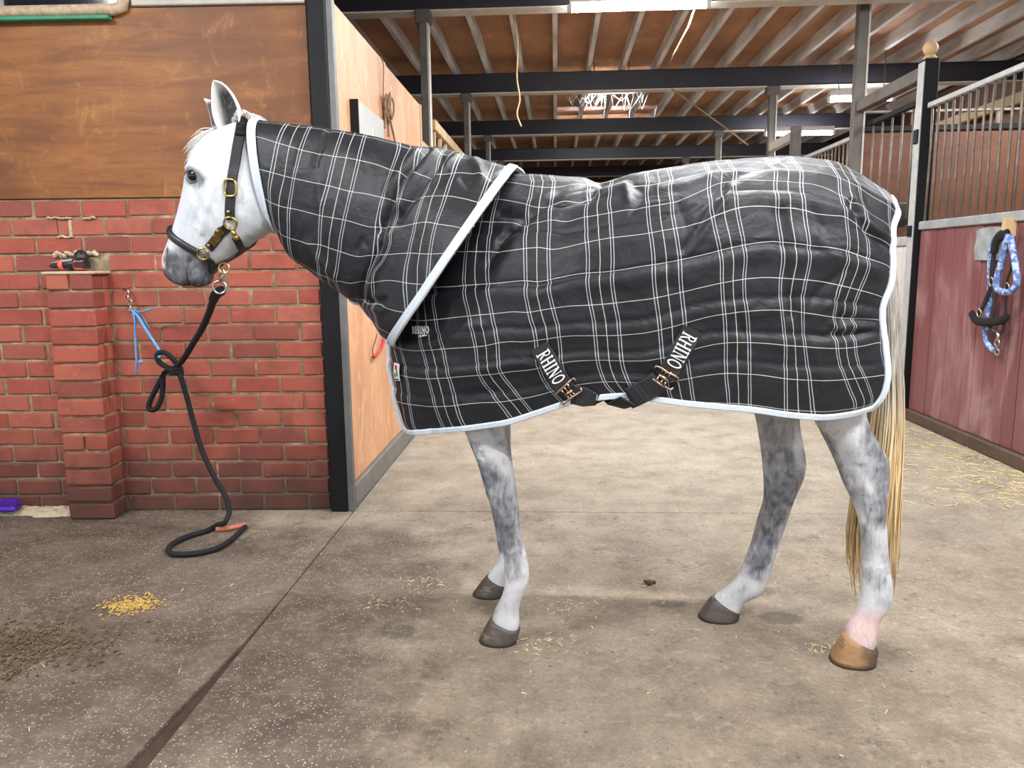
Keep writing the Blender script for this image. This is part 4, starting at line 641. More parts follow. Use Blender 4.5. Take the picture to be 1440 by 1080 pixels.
fine = t.noise(t.mapping(t.obj(), (1, 1, .5)), 130, 4, .7); lum = t.sep(a_.outputs[0])[1]; stk = t.noise(t.mapping(t.obj(), (1, 1, .22)), 75, 5, .7, .4); pat = t.noise(t.mapping(t.obj(), (1, 1, .6)), 22, 6, .7, .5)
k1 = t.math('MULTIPLY', t.rng(stk, .45, .7, 0, .75), t.rng(lum, .58, .28)); c1 = t.mix(k1, a_.outputs[0], (.045, .046, .055)); k2 = t.math('MULTIPLY', t.rng(pat, .5, .72, 0, .6), t.rng(lum, .56, .38)); c1 = t.mix(k2, c1, (.5, .5, .5))
t.col(t.mix(t.rng(fine, .35, .75, 0, .2), c1, (.18, .18, .2), 'MIX')); t.set(Roughness=.6, Specular_IOR_Level=.35); t.bump(fine, .18, .004); MAT['coat'] = t.m
bme.materials.clear(); bme.materials.append(MAT['coat']); body.parent = horse
hm = (lambda: worn('white_hair', srgb(222, 218, 212), .6, nsc=60, var=.15, bump=.1, stretch=(1, 1, .2)))(); MAT['white_hair'] = hm
def hoof_mat(name, c1, c2):
    t = NT(name); n = t.noise(t.mapping(t.obj(), (1, 1, 2.5)), 22, 6, .65, .5); hx = t.sep(t.obj())[0]; t.col(t.mix(t.rng(t.math('ADD', hx, t.math('MULTIPLY', n, .10)), .655, .70, 0, .85 if 'tan' in name else 0), t.ramp(n, [(.35, c1), (.55, sc(c1, 1.25)), (.68, c2)]), srgb(58, 49, 41))); t.col(t.mix(t.rng(t.math('ADD', t.sep(t.pos())[2], t.math('MULTIPLY', n, .02)), .028, .016, 0, .7), t.b.inputs['Base Color'].links[0].from_socket, srgb(52, 45, 38))); t.set(Roughness=.55); t.bump(t.noise(t.mapping(t.obj(), (.3, .3, 3)), 40), .3, .004); return t.m
MAT['hoof'] = hoof_mat('dark_hoof', srgb(62, 54, 48), srgb(110, 98, 86)); MAT['hoof_tan'] = hoof_mat('tan_hoof', srgb(132, 98, 62), srgb(88, 70, 54))
def hoof(top, bot, y, wt, wb2, m, lab=None):
    """coronet front/back, ground front/back"""
    (tf, tb), (bf, bb2) = top, bot; rows = []
    for s in np.linspace(0, 1, 7):
        e = s**.9; rows.append((tf[0]*(1-e)+bf[0]*e, tf[1]*(1-s)+.0*s, tb[0]*(1-e)+bb2[0]*e, tb[1]*(1-s)+.0*s, wt*(1-e)+wb2*e, y))
    m_ = MB(); ring_loft(m_, rows, 26, 2.3); m_.build('hoof', m, horse, smooth=True, **({'label': lab} if lab else {}))
hoof([(-0.4983,0.0757),(-0.4016,0.0382)], [(-0.537,-0.0027),(-0.4134,0.0058)], -.152, .037, .056, MAT['hoof'])
hoof([(-0.5749,0.0731),(-0.5014,0.0332)], [(-0.6296,-0.0073),(-0.5071,-0.0057)], .19, .037, .056, MAT['hoof'])
hoof([(0.5799,0.091),(0.6817,0.0409)], [(0.5431,0.0125),(0.6757,0.0061)], -.14, .038, .058, MAT['hoof_tan'], 'tan hoof with dark heel')
hoof([(0.2207,0.078),(0.3138,0.0197)], [(0.1731,0.0057),(0.3075,-0.0012)], .105, .037, .056, MAT['hoof'])
# eyes
def eye(s):
    p_, n_ = skin(*[(-1.4609,1.4892)][0], 0, s); o = MB(); o.ball((0, 0, 0), (.0235, .016, .0185), 20)
    e = o.build('eye', MAT['eyeball'], horse, smooth=True); e.location = p_ - n_*.006
    lid = MB()
    for q0, q1, dz, r_ in ((0, PI, .004, .0042), (PI, 2*PI, -.003, .002)):
        pts = [p_ + n_*.004 + Vector((.0245*math.cos(q), 0, .0175*math.sin(q)+dz*.5)) for q in np.linspace(q0, q1, 12)]
        pts = [v - Vector((0, 1, 0))*0 for v in pts]
        lid.tube(pts, [r_*max(.35, math.sin(PI*i/11)) for i in range(12)], 7)
    lid.build('eyelid', MAT['eyelid'], horse, smooth=True)
t = NT('eyeball'); t.col((.006, .005, .005)); t.set(Roughness=.06, Specular_IOR_Level=.6); MAT['eyeball'] = t.m
MAT['eyelid'] = worn('dark_eyelid', srgb(92, 92, 97), .5, nsc=60, var=.2, bump=.1)
eye(-1); eye(1)
# ears: cupped leaves, dark inside
def ear_mat():
    t = NT('ear_hide'); uv = t.n('ShaderNodeUVMap').outputs[0]; u, v, w = t.sep(uv)
    d = t.math('ABSOLUTE', u); k = t.math('MULTIPLY', t.rng(d, .78, .35), t.math('MULTIPLY', t.rng(v, .05, .25), t.rng(v, 1.0, .72)))
    n = t.noise(t.mapping(t.obj(), (1, 1, .3)), 120, 4)
    g = t.n('ShaderNodeNewGeometry').outputs['Backfacing']
    t.col(t.mix(t.math('MULTIPLY', t.math('MULTIPLY', k, t.rng(n, .2, .6, .8, 1)), .97), srgb(226, 224, 222), srgb(40, 37, 35))); t.set(Roughness=.75); t.bump(n, .3, .004); return t.m
MAT['ear'] = ear_mat(); MAT['ear_out'] = worn('ear_outer_hair', srgb(228, 226, 224), .7, nsc=80, var=.08, bump=.2)
def ear(left, right, y, depth, s, name='ear'):
    """left/right: outline from base to tip in side view; cup opens along s*y"""
    nL, nA = 18, 13; A = pl(left, np.linspace(0, 1, nL)); B = pl(right, np.linspace(0, 1, nL)); v = []; uv = []
    for i in range(nL):
        h = i/(nL-1); wdt = np.linalg.norm(A[i]-B[i])
        for k in range(nA):
            q = -1 + 2*k/(nA-1); a = .5+.5*math.sin(q*PI/2)*1.0; xz = A[i]*(1-a) + B[i]*a
            yy = y + s*(math.cos(q*PI/2)**.9*-(depth*wdt/.06)) + s*(-.012*(1-h))
            v.append((xz[0], yy, xz[1])); uv.append((q, h))
    f = [(i*nA+k, i*nA+k+1, (i+1)*nA+k+1, (i+1)*nA+k) for i in range(nL-1) for k in range(nA-1)]
    o = pyo(v, f, name, MAT['ear'], horse, True); ul = o.data.uv_layers.new(name='UVMap')
    for lp in o.data.loops: ul.data[lp.index].uv = uv[lp.vertex_index]
    o.data.materials.append(MAT['ear_out'])
    so = o.modifiers.new('t', 'SOLIDIFY'); so.thickness = .005; so.offset = -s*1.0 if False else 0; so.material_offset = 0
    return o
ear([(-1.3722,1.6152),(-1.3912,1.6553),(-1.3981,1.6926),(-1.3947,1.7358),(-1.3898,1.7679),(-1.3838,1.7827)], [(-1.3505,1.6101),(-1.3167,1.6394),(-1.3097,1.6696),(-1.3121,1.7043),(-1.3308,1.746),(-1.3577,1.7751),(-1.3838,1.7827)], -.055, .034, -1)
ear([(-1.456,1.6353),(-1.4631,1.6767),(-1.4708,1.709),(-1.4812,1.739),(-1.4926,1.7576)], [(-1.3795,1.6325),(-1.3968,1.6742),(-1.4193,1.7137),(-1.4529,1.7423),(-1.4926,1.7576)], .075, .03, 1)
# hair: forelock, mane wisps, tail
def strands(name, roots, m, n_seg=9, **k):
    mb = MB()
    for pts, r0 in roots: 
        P = spline(pts, n_seg); mb.tube(P, [r0*(1-.85*(i/(n_seg-1))**1.5) for i in range(n_seg)], 4)
    return mb.build(name, m, horse, smooth=True, **k)
fl = [(-1.4016,1.6475),(-1.4306,1.6264),(-1.4622,1.6052),(-1.4898,1.5748),(-1.4995,1.5481)]; fr_ = []
rh = random.Random(11)
for i in range(280):
    x0, z0 = fl[0]; a = rh.random(); e0 = np.array(fl[0])*(1-a)+np.array(fl[1])*a
    y = rh.uniform(-.05, .05); j = lambda q: rh.uniform(-q, q)
    end = np.array(fl[rh.choice((2, 3, 3, 4))]) + np.array((j(.02), j(.012)))
    mid = (e0*.5+end*.5) + np.array((-.006+j(.006), .008+j(.007)))
    fr_.append(([(e0[0], y*.5, e0[1]), (mid[0], y*.85, mid[1]), (end[0], y*1.1-.005, end[1]+j(.012))], .0018))
strands('forelock', fr_, MAT['white_hair'])
mn = [(-1.3497,1.6684),(-1.3185,1.6894),(-1.2992,1.682),(-1.2803,1.6702)]; mr = []
for i in range(90):
    a = rh.random(); b0 = pl(mn, np.array([a]))[0]; y = rh.uniform(-.035, .035); j = lambda q: rh.uniform(-q, q)
    mr.append(([(b0[0], y, b0[1]-.012), (b0[0]+.006+j(.008), y*1.3, b0[1]+.004+j(.005)), (b0[0]+.025+j(.01), y*2+j(.01), b0[1]-.008+j(.008))], .002))
strands('mane', mr, MAT['white_hair'])
def tail_mat():
    t = NT('tail_hair'); p = t.obj(); z = t.sep(p)[2]; n = t.noise(t.mapping(p, (1, 1, .06)), 55, 5, .7)
    top = t.ramp(n, [(.3, srgb(96, 90, 84)), (.5, srgb(150, 142, 132)), (.7, srgb(196, 190, 182))]); low = t.ramp(n, [(.28, srgb(160, 124, 78)), (.48, srgb(218, 188, 136)), (.7, srgb(242, 222, 182))])
    t.col(t.mix(t.rng(t.math('ADD', z, t.math('MULTIPLY', n, .15)), .62, 1.0), low, top)); t.set(Roughness=.55); return t.m
MAT['tail'] = tail_mat(); tr = []
TL = [(0.6243,1.2712),(0.6406,1.1257),(0.6544,0.9563),(0.6604,0.7831),(0.6481,0.6055),(0.6245,0.4687),(0.6152,0.3298),(0.6202,0.2362),(0.6495,0.1288)]; TR_ = [(0.6709,1.2806),(0.704,1.1253),(0.7265,0.9566),(0.7386,0.8278),(0.7509,0.697),(0.7566,0.5414),(0.7604,0.3826),(0.7629,0.2438),(0.7601,0.1544)]
for i in range(460):
    a = rh.random(); b = a + rh.uniform(-.12, .12); b = min(1, max(0, b)); e = rh.uniform(.72, 1.0); ph = rh.uniform(0, 6); pts = []; yo = .03*math.sin(PI*a) * rh.choice((-1, 1)) + rh.uniform(-.018, .018)
    for s in np.linspace(0, e, 7):
        l_ = pl(TL, np.array([s]))[0]; r_ = pl(TR_, np.array([s]))[0]; k = a*(1-s)+b*s; q = l_*(1-k) + r_*k
        pts.append((q[0]+.004*math.sin(ph+s*9), yo*(.5+min(1, s*2)*.8)+.003*math.cos(ph+s*7), q[1]))
    tr.append((pts, .0042))
strands('tail', tr, MAT['tail'], 12)

# ================================================================ RUG
rug = empty('horse_rug', HORG, HROT, label='black tartan horse rug with white check lines and pale binding', cat='rug')
def cloth_mat():
    t = NT('tartan_cloth'); uv = t.n('ShaderNodeUVMap'); uv.uv_map = 'weave'; u, v, w = t.sep(uv.outputs[0])
    fu = t.math('FRACT', t.math('ADD', u, .5)); fv = t.math('FRACT', t.math('ADD', v, .5))
    def line(f, c, hw): return t.rng(t.math('ABSOLUTE', t.math('SUBTRACT', f, .5+c)), hw, hw*.55)
    V = None
    for c_ in (-.022, .024, .363, .409):
        x = line(fu, c_, .0078); V = x if V is None else t.math('MAXIMUM', V, x)
    V1 = line(fu, .19, .0085); Hh = line(fv, 0, .0135)
    p = t.obj(); n = t.noise(p, 7, 4); wv = t.noise(p, 300, 2)
    c = t.ramp(n, [(.3, srgb(12, 13, 18)), (.7, srgb(19, 20, 26))])
    c = t.mix(t.math('MULTIPLY', V, .62), c, srgb(200, 202, 206)); c = t.mix(t.math('MULTIPLY', V1, .62), c, srgb(206, 202, 188)); c = t.mix(t.math('MULTIPLY', Hh, .7), c, srgb(206, 203, 190))
    t.col(c); t.set(Roughness=.52, Specular_IOR_Level=.42); t.b.inputs['Sheen Weight'].default_value = .05; t.b.inputs['Sheen Roughness'].default_value = .4
    h = t.math('ADD', t.math('MULTIPLY', t.noise(t.mapping(p, (1, 1, 1.0)), 9, 5, .55, .8), 1.0), t.math('MULTIPLY', wv, .02)); t.bump(h, .28, .03)
    return t.m
MAT['cloth'] = cloth_mat(); MAT['binding'] = worn('pale_binding_tape', srgb(196, 204, 212), .55, nsc=90, var=.1, bump=.25)
def table(A, u, t):                                # smooth lookup in a weave table
    nu, nt = A.shape; a = np.clip(u*(nu-1), 0, nu-1.0001); b = np.clip(t*(nt-1), 0, nt-1.0001); i = a.astype(int); j = b.astype(int); fa = a-i; fb = b-j
    def cub(p0, p1, p2, p3, x): return p1 + .5*x*(p2-p0 + x*(2*p0-5*p1+4*p2-p3 + x*(3*(p1-p2)+p3-p0)))
    g = lambda di, dj: A[np.clip(i+di, 0, nu-1), np.clip(j+dj, 0, nt-1)]
    return cub(*[cub(*[g(di, dj) for dj in (-1, 0, 1, 2)], fb) for di in (-1, 0, 1, 2)], fa)
def grid_normals(P):
    a = np.gradient(P, axis=0); b = np.gradient(P, axis=1); n = np.cross(a, b); l = np.linalg.norm(n, axis=-1, keepdims=True); n = n/np.maximum(l, 1e-9)
    for _ in range(2):
        n[1:-1, 1:-1] = (n[1:-1, 1:-1]*2 + n[:-2, 1:-1] + n[2:, 1:-1] + n[1:-1, :-2] + n[1:-1, 2:]); n /= np.maximum(np.linalg.norm(n, axis=-1, keepdims=True), 1e-9)
    if n[n.shape[0]//2, n.shape[1]//2, 1] > 0: n = -n
    return n
def soft_noise(P, sc_, seed):
    s = P.shape[:2]; return np.array([mnoise.noise(Vector((p[0]*sc_, p[1]*sc_+seed, p[2]*sc_))) for p in P.reshape(-1, 3)]).reshape(s)
def seg2(P, line):
    s = P.shape[:2]; return seg_dist(P[..., [0, 2]].reshape(-1, 2), line).reshape(s)
def cloth_side(name, P, p, q, keep_u=None, parent=None):
    """one flank of cloth as a mesh with weave coordinates; returns object"""
    nu, nt = P.shape[:2]; v = P.reshape(-1, 3)
    idx = np.arange(nu*nt).reshape(nu, nt); F = np.stack([idx[:-1, :-1], idx[:-1, 1:], idx[1:, 1:], idx[1:, :-1]], -1).reshape(-1, 4)
    far = v*np.array((1, -1, 1)); n0 = len(v)
    # weld both flanks along the spine (t = 0)
    fid = idx + n0; fid[:, 0] = idx[:, 0]; F2 = np.stack([fid[:-1, :-1], fid[1:, :-1], fid[1:, 1:], fid[:-1, 1:]], -1).reshape(-1, 4)
    me = bpy.data.meshes.new(name); me.from_pydata(np.r_[v, far].tolist(), [], np.r_[F, F2].tolist()); me.update()
    me.polygons.foreach_set('use_smooth', [True]*len(me.polygons)); uvl = me.uv_layers.new(name='weave')
    pq = np.c_[p.ravel(), q.ravel()]; pq = np.r_[pq, pq]; li = np.empty(len(me.loops), int); me.loops.foreach_get('vertex_index', li); uvl.data.foreach_set('uv', pq[li].astype('f').ravel())
    me.materials.append(MAT['cloth']); return link(bpy.data.objects.new(name, me), parent)
U_, T_ = np.meshgrid(np.r_[np.linspace(0, .1, 40)[:-1], np.linspace(.1, 1, 210)], np.linspace(0, 1, 120), indexing='ij')
RB = rug_body(U_, T_); rp = table(BP, U_, T_); rq = table(BQ, U_, T_); nB = grid_normals(RB)
fold = np.zeros(U_.shape)
for s_, a_ in ((1.45, .004), (3.07, .008), (4.55, .0055), (5.62, .006), (6.62, .004)): 
    wob = soft_noise(RB, 5, s_)*.12; d_ = (rq - s_ + wob); fold -= a_*np.exp(-(d_/.07)**2); fold += a_*.7*np.exp(-((d_-.28)/.28)**2)
FOLDS = [
 ([(-0.1589,1.4239),(-0.1934,1.3768),(-0.3052,1.3612),(-0.3833,1.3117),(-0.4413,1.2631)], -.012, .010), ([(-0.1486,1.3998),(-0.0839,1.414),(-0.0711,1.358)], .009, .012), ([(-0.169,1.4083),(-0.247,1.3861),(-0.3304,1.3434)], .010, .012),
 ([(0.1785,1.393),(0.1234,1.3097),(0.0748,1.2304)], -.008, .009), ([(0.1956,1.3907),(0.1409,1.3035),(0.0924,1.2302)], .006, .011), ([(0.3348,1.4734),(0.2246,1.4279),(0.1124,1.362)], -.005, .012),
 ([(0.5039,1.3474),(0.526,1.3076),(0.5499,1.2694),(0.5839,1.2462),(0.6269,1.2229)], -.014, .008), ([(0.5159,1.3603),(0.5598,1.2881),(0.6234,1.2494)], .010, .016),
 ([(0.4819,1.048),(0.514,1.0442),(0.5497,1.0387),(0.5851,1.0331)], -.012, .007), ([(0.4649,1.033),(0.4838,1.0123),(0.5152,1.0237),(0.5824,1.02)], .008, .009), ([(0.4699,1.0047),(0.5164,1.0011),(0.5831,1.0088)], -.009, .007),
 ([(0.4088,1.0046),(0.4452,0.9971),(0.4733,1.0085)], -.006, .008), ([(0.316,1.3209),(0.3233,1.2293),(0.3308,1.1364),(0.3484,1.0612)], -.010, .016), ([(0.3682,1.2653),(0.3795,1.1732),(0.3918,1.0612)], .006, .016),
 ([(0.4044,1.0986),(0.4383,1.1357),(0.4893,1.1758)], -.006, .010), ([(0.4554,1.0798),(0.492,1.1261)], .005, .012), ([(0.4073,1.2646),(0.441,1.224),(0.47,1.209)], .006, .012),
 ([(0.3853,1.3502),(0.4245,1.2846)], -.004, .010), ([(0.4197,0.9666),(0.4351,0.9094),(0.4519,0.8615)], .005, .016),
 ([(-0.4485,1.3428),(-0.3863,1.3335),(-0.3617,1.313)], -.007, .009), ([(-0.4717,1.1969),(-0.4372,1.2516),(-0.4158,1.2979)], -.007, .010), ([(-0.4067,1.362),(-0.3447,1.3725),(-0.3037,1.3993)], .006, .014),
 ([(-0.0636,1.4088),(-0.0337,1.3809),(-0.0626,1.3348)], -.005, .009), ([(-0.0052,1.4304),(0.0721,1.4359),(0.1482,1.4528)], -.005, .010), ([(0.0051,1.3955),(0.0825,1.405),(0.1394,1.4264)], .005, .012), ([(0.0546,1.3518),(0.0792,1.2969)], -.004, .012),
 ([(-0.5737,0.8921),(-0.4459,0.9101),(-0.3207,0.9361)], .006, .02), ([(-0.5434,0.8076),(-0.447,0.8345)], -.005, .014), ([(-0.6139,0.9968),(-0.4863,1.0179)], .005, .018),
 ([(0.2227,1.0994),(0.2172,1.0423),(0.2333,1.004)], -.006, .010), ([(0.0341,1.1917),(0.0314,1.1385)], -.005, .010), ([(0.1942,0.8283),(0.2298,0.8878),(0.2502,0.9463)], .006, .014), ([(0.3051,1.099),(0.2602,1.0803)], -.004, .010)]
for ln, am, wd in FOLDS: fold += am*np.exp(-(seg2(RB, ln)/wd)**2)
top_w = np.clip(1 - T_/.35, 0, 1); edge = np.clip(U_/.02, 0, 1)
fold += (.004 + .004*top_w)*soft_noise(RB, 7, 1.0) + .0025*soft_noise(RB, 18, 5.0)
fold -= .0*top_w
fold *= np.clip(T_/.04, .15, 1)*np.clip((1-T_)/.03, .2, 1)*np.clip((1-U_)/.045, .08, 1)*.9
RBf = RB + nB*fold[..., None]; RBf[:, 0, 1] = 0
body_rug = cloth_side('rug_body', RBf, rp, rq, parent=rug)
HU, HT = np.meshgrid(np.linspace(0, 1, 190), np.linspace(0, 1, 96), indexing='ij'); RHd = rug_hood(HU, HT); hp = table(HP, HU, HT); hq = table(HQ, HU, HT); nH = grid_normals(RHd)
hf = np.zeros(HU.shape)
HF = [([(-0.6826,1.5464),(-0.708,1.508),(-0.7406,1.459),(-0.7553,1.4216),(-0.7801,1.3545),(-0.8069,1.3017)], -.020, .011), ([(-0.6544,1.5352),(-0.6821,1.4865),(-0.7241,1.4209),(-0.7436,1.3707)], .014, .014), ([(-0.6289,1.5056),(-0.6523,1.4524),(-0.6753,1.4196),(-0.7029,1.3867),(-0.7404,1.3325)], -.014, .010),
 ([(-0.5892,1.5249),(-0.6163,1.4846),(-0.6528,1.4316)], .008, .012), ([(-0.7203,1.5374),(-0.7533,1.4803),(-0.7868,1.4182)], .008, .016), ([(-0.8017,1.2586),(-0.8451,1.2006),(-0.8893,1.1353),(-0.9077,1.0867)], -.012, .010), ([(-0.7734,1.2904),(-0.8029,1.2262),(-0.8377,1.1569),(-0.863,1.0998)], .010, .014),
 ([(-0.8566,1.2572),(-0.8742,1.2748),(-0.8938,1.2447)], -.006, .009), ([(-0.8934,1.0877),(-0.8428,1.0875),(-0.7922,1.096)], -.012, .008), ([(-0.8665,1.07),(-0.8095,1.0611),(-0.7747,1.0785)], .007, .012), ([(-1.0133,1.6224),(-1.0205,1.5724),(-1.0377,1.5097)], -.006, .012), ([(-1.0226,1.4455),(-1.0214,1.3811)], .006, .016),
 ([(-0.5396,1.5087),(-0.5131,1.4762),(-0.497,1.444)], .010, .012), ([(-0.5556,1.4456),(-0.5309,1.421)], -.006, .010), ([(-0.4343,1.4699),(-0.4511,1.4507),(-0.4679,1.4392)], -.006, .006), ([(-0.4179,1.4655),(-0.4346,1.4462),(-0.4514,1.4308)], .005, .006), ([(-1.0803,1.5745),(-1.1027,1.5074)], -.003, .012), ([(-1.0746,1.2626),(-1.0306,1.207),(-0.9953,1.1625)], .008, .016)]
for ln, am, wd in HF: hf += am*np.exp(-(seg2(RHd, ln)/wd)**2)
hf += .004*soft_noise(RHd, 8, 2.0) + .002*soft_noise(RHd, 20, 4.0)
hf *= np.clip(HT/.05, .2, 1)*np.clip((1-HT)/.05, 0, 1)*np.clip((1-HU)/.03, .15, 1)*np.clip(HU/.05, .2, 1)
RHf = RHd + nH*hf[..., None]; RHf[:, 0, 1] = 0
hood = cloth_side('rug_hood', RHf, hp, hq, parent=rug)
for o in (body_rug, hood):
    so = o.modifiers.new('cloth', 'SOLIDIFY'); so.thickness = .005; so.offset = -1
def edge_tape(name, P, N, w, th=.006, inset=.5, both=True):
    """tape folded over an edge: P edge points, N outward normals"""
    mb = MB()
    for s in ((1, -1) if both else (1,)):
        mb.ribbon([(p[0], p[1]*s, p[2]) for p in P], [(n[0], n[1]*s, n[2]) for n in N], w, th)
    return mb
def strip(G, Nn, sl, w):
    return G[sl], Nn[sl]
def tape_row(G, N, i_edge, i_in, axis, w, lift=.001):
    """ribbon centred w/2 inside an edge row of the cloth grid"""
    E = G[i_edge] if axis == 0 else G[:, i_edge]; I = G[i_in] if axis == 0 else G[:, i_in]; n = N[i_in] if axis == 0 else N[:, i_in]
    d = I - E; d = d/np.maximum(np.linalg.norm(d, axis=-1, keepdims=True), 1e-9)
    st = max(1, len(E)//150); C_ = (E + d*w*.42 + n*lift)[::st]; return C_, n[::st]
def both_sides(C_, n_):                              # far side, over the spine, near side
    C_ = np.asarray(C_); n_ = np.asarray(n_); m = np.array((1, -1, 1)); return np.r_[(C_*m)[:0:-1], C_], np.r_[(n_*m)[:0:-1], n_]
C_, n_, = both_sides(*tape_row(RBf, nB, -1, -6, 0, .021)); MB().ribbon(C_, n_, .021, .006).build('rear_binding', MAT['binding'], rug)
for s in (1, -1):
    C_, n_ = tape_row(RBf, nB, -1, -4, 1, .017); k = np.array((1, s, 1)); MB().ribbon(C_*k, n_*k, .017, .006).build('hem_binding', MAT['binding'], rug)
    C_, n_ = tape_row(RBf, nB, 0, 3, 0, .018); k0 = int(len(C_)*.62)
    MB().ribbon([(p[0]-.004, p[1]*s - (.006 if s == 1 else -.02), p[2]) for p in C_[k0:]], [(-.7, -.7*s, 0) for q in n_[k0:]], .018, .006).build('front_binding', MAT['binding'], rug)
C_, n_ = both_sides(*tape_row(RHf, nH, -1, -8, 0, .029, .003)); MB().ribbon(C_, n_, .029, .007).build('shoulder_binding', MAT['binding'], rug)
C_, n_ = both_sides(*tape_row(RHf, nH, 0, 6, 0, .028, .002)); MB().ribbon(C_, n_, .028, .007).build('face_binding', MAT['binding'], rug)
C_ = pl(HBOT, np.linspace(.60, 1, 30)); yb_ = -.1*np.clip((np.linspace(.60, 1, 30)-.78)/.22, 0, 1)
for s in (1, -1): MB().ribbon([(c_[0], (y_-.004)*s, c_[1]) for c_, y_ in zip(C_, yb_)], [(-.55, -.6*s, -.4)]*30, .016, .006).build('chest_binding', MAT['binding'], rug)
# the far front flap that shows behind the chest edge
fv_ = [(p[0]-.012, p[1]*-1+.05, p[2]) for p in RBf[0, 88:112]]; 
# lettering
def arc(cx, cy, rx, ry, a0, a1, n=10): return [(cx+rx*math.cos(math.radians(a0+(a1-a0)*i/n)), cy+ry*math.sin(math.radians(a0+(a1-a0)*i/n))) for i in range(n+1)]
SER = lambda x, y, w=.26: ([(x-w/2, y), (x+w/2, y)], .06)
GL = {'R': (.78, [([(.2, 0), (.2, 1)], .15), SER(.2, .03, .34), SER(.14, .97, .24), ([(.2, .97)]+arc(.38, .75, .24, .22, 90, -90)+[(.2, .53)], .09), ([(.4, .52), (.56, .2), (.74, .02)], .13)]),
 'H': (.9, [([(.2, 0), (.2, 1)], .15), ([(.7, 0), (.7, 1)], .15), ([(.2, .52), (.7, .52)], .07), SER(.2, .03), SER(.2, .97), SER(.7, .03), SER(.7, .97)]),
 'I': (.42, [([(.2, 0), (.2, 1)], .15), SER(.2, .03, .32), SER(.2, .97, .32)]),
 'N': (.9, [([(.18, 0), (.18, 1)], .07), ([(.2, .98), (.68, .04)], .15), ([(.7, 0), (.7, 1)], .07), SER(.18, .03), SER(.14, .97), SER(.7, .97)]),
 'O': (.86, [(arc(.42, .5, .32, .46, 0, 360, 22), .12)])}
SCRIPT = [[(.0, .05), (.12, .0), (.2, .2), (.06, .45), (.1, .75), (.26, .8)], [(.34, .75), (.3, .1), (.38, .05)], [(.24, .5), (.44, .52)], [(.6, .4), (.5, .45), (.46, .2), (.54, .05), (.62, .3), (.64, .05)], [(.74, .85), (.7, .1), (.8, .05), (.84, .3), (.72, .36)], [(.96, .85), (.9, .1), (.98, .05)], [(1.02, .2), (1.12, .3), (1.1, .45), (1.03, .3), (1.06, .06), (1.2, .1)]]
def stroke_quads(pts, w):
    o = []
    for (a, b) in zip(pts[:-1], pts[1:]):
        a = np.array(a); b = np.array(b); d = b-a; l = np.linalg.norm(d); 
        if l < 1e-6: continue
        d /= l; n = np.array((-d[1], d[0]))*w/2; e = d*w*.12; o.append([a-n-e, b-n+e, b+n+e, a+n-e])
    return o
def letter_mesh(mapf, quads, name, m, parent, **k):
    mb = MB()
    for q in quads:
        lo = [mapf(p[0], p[1], 0) for p in q]; hi_ = [mapf(p[0], p[1], 1) for p in q]
        mb.add(lo+hi_, [(4, 5, 6, 7), (0, 1, 5, 4), (1, 2, 6, 5), (2, 3, 7, 6), (3, 0, 4, 7)])
    return mb.build(name, m, parent, **k)
MAT['thread'] = worn('white_embroidery', srgb(232, 232, 234), .6, nsc=200, var=.1, bump=.2)
rb_bvh = BVHTree.FromPolygons([tuple(p) for p in RBf.reshape(-1, 3)], [tuple(q) for q in (lambda idx: np.stack([idx[:-1, :-1], idx[1:, :-1], idx[1:, 1:], idx[:-1, 1:]], -1).reshape(-1, 4).tolist())(np.arange(RBf.shape[0]*RBf.shape[1]).reshape(RBf.shape[:2]))])
def on_rug(x, z, off):
    h = rb_bvh.ray_cast(Vector((x, -1.2, z)), Vector((0, 1, 0)), 2)
    if h[0] is None: h = rb_bvh.find_nearest(Vector((x, -.3, z)))
    n = h[1] if h[1].y < 0 else -h[1]
    return h[0] + n*off, n
def word_on_rug(word, a, b, hgt, off, parent, th=.0016, thin=.62):
    """word running from a to b (x, z); letters stand hgt tall"""
    tot = sum(GL[ch][0] for ch in word); a = Vector(a); b = Vector(b); d = (b-a); L = d.length; d.normalize(); up = Vector((-d.y, d.x)); k = L/tot; x = 0
    for ch in word:
        qs = [q for pts, w in GL[ch][1] for q in stroke_quads(pts, w*thin)]
        def mp(u, v, top, x=x):
            s = a + d*(x+u)*k + up*(v-.5)*hgt; return on_rug(s.x, s.y, off + th*top)[0]
        letter_mesh(mp, qs, 'letter', MAT['thread'], parent); x += GL[ch][0]
e1 = [(-0.721,1.0026),(-0.6569,1.007),(-0.7147,0.9919),(-0.6594,0.9974)]
word_on_rug('RHINO', e1[0], e1[1], .020, .004, rug)
s0 = [(-0.6973,0.9833),(-0.6662,0.9899)]
def mp_s(u, v, top):
    a = Vector(s0[0]); b = Vector(s0[1]); d = b-a; up = Vector((-d.y, d.x)).normalized(); q = a + d*(u/1.2) + up*(v-.3)*.013; return on_rug(q.x, q.y, .004+.0012*top)[0]
letter_mesh(mp_s, [q for pts in SCRIPT for q in stroke_quads(pts, .085)], 'script_word', MAT['thread'], rug)
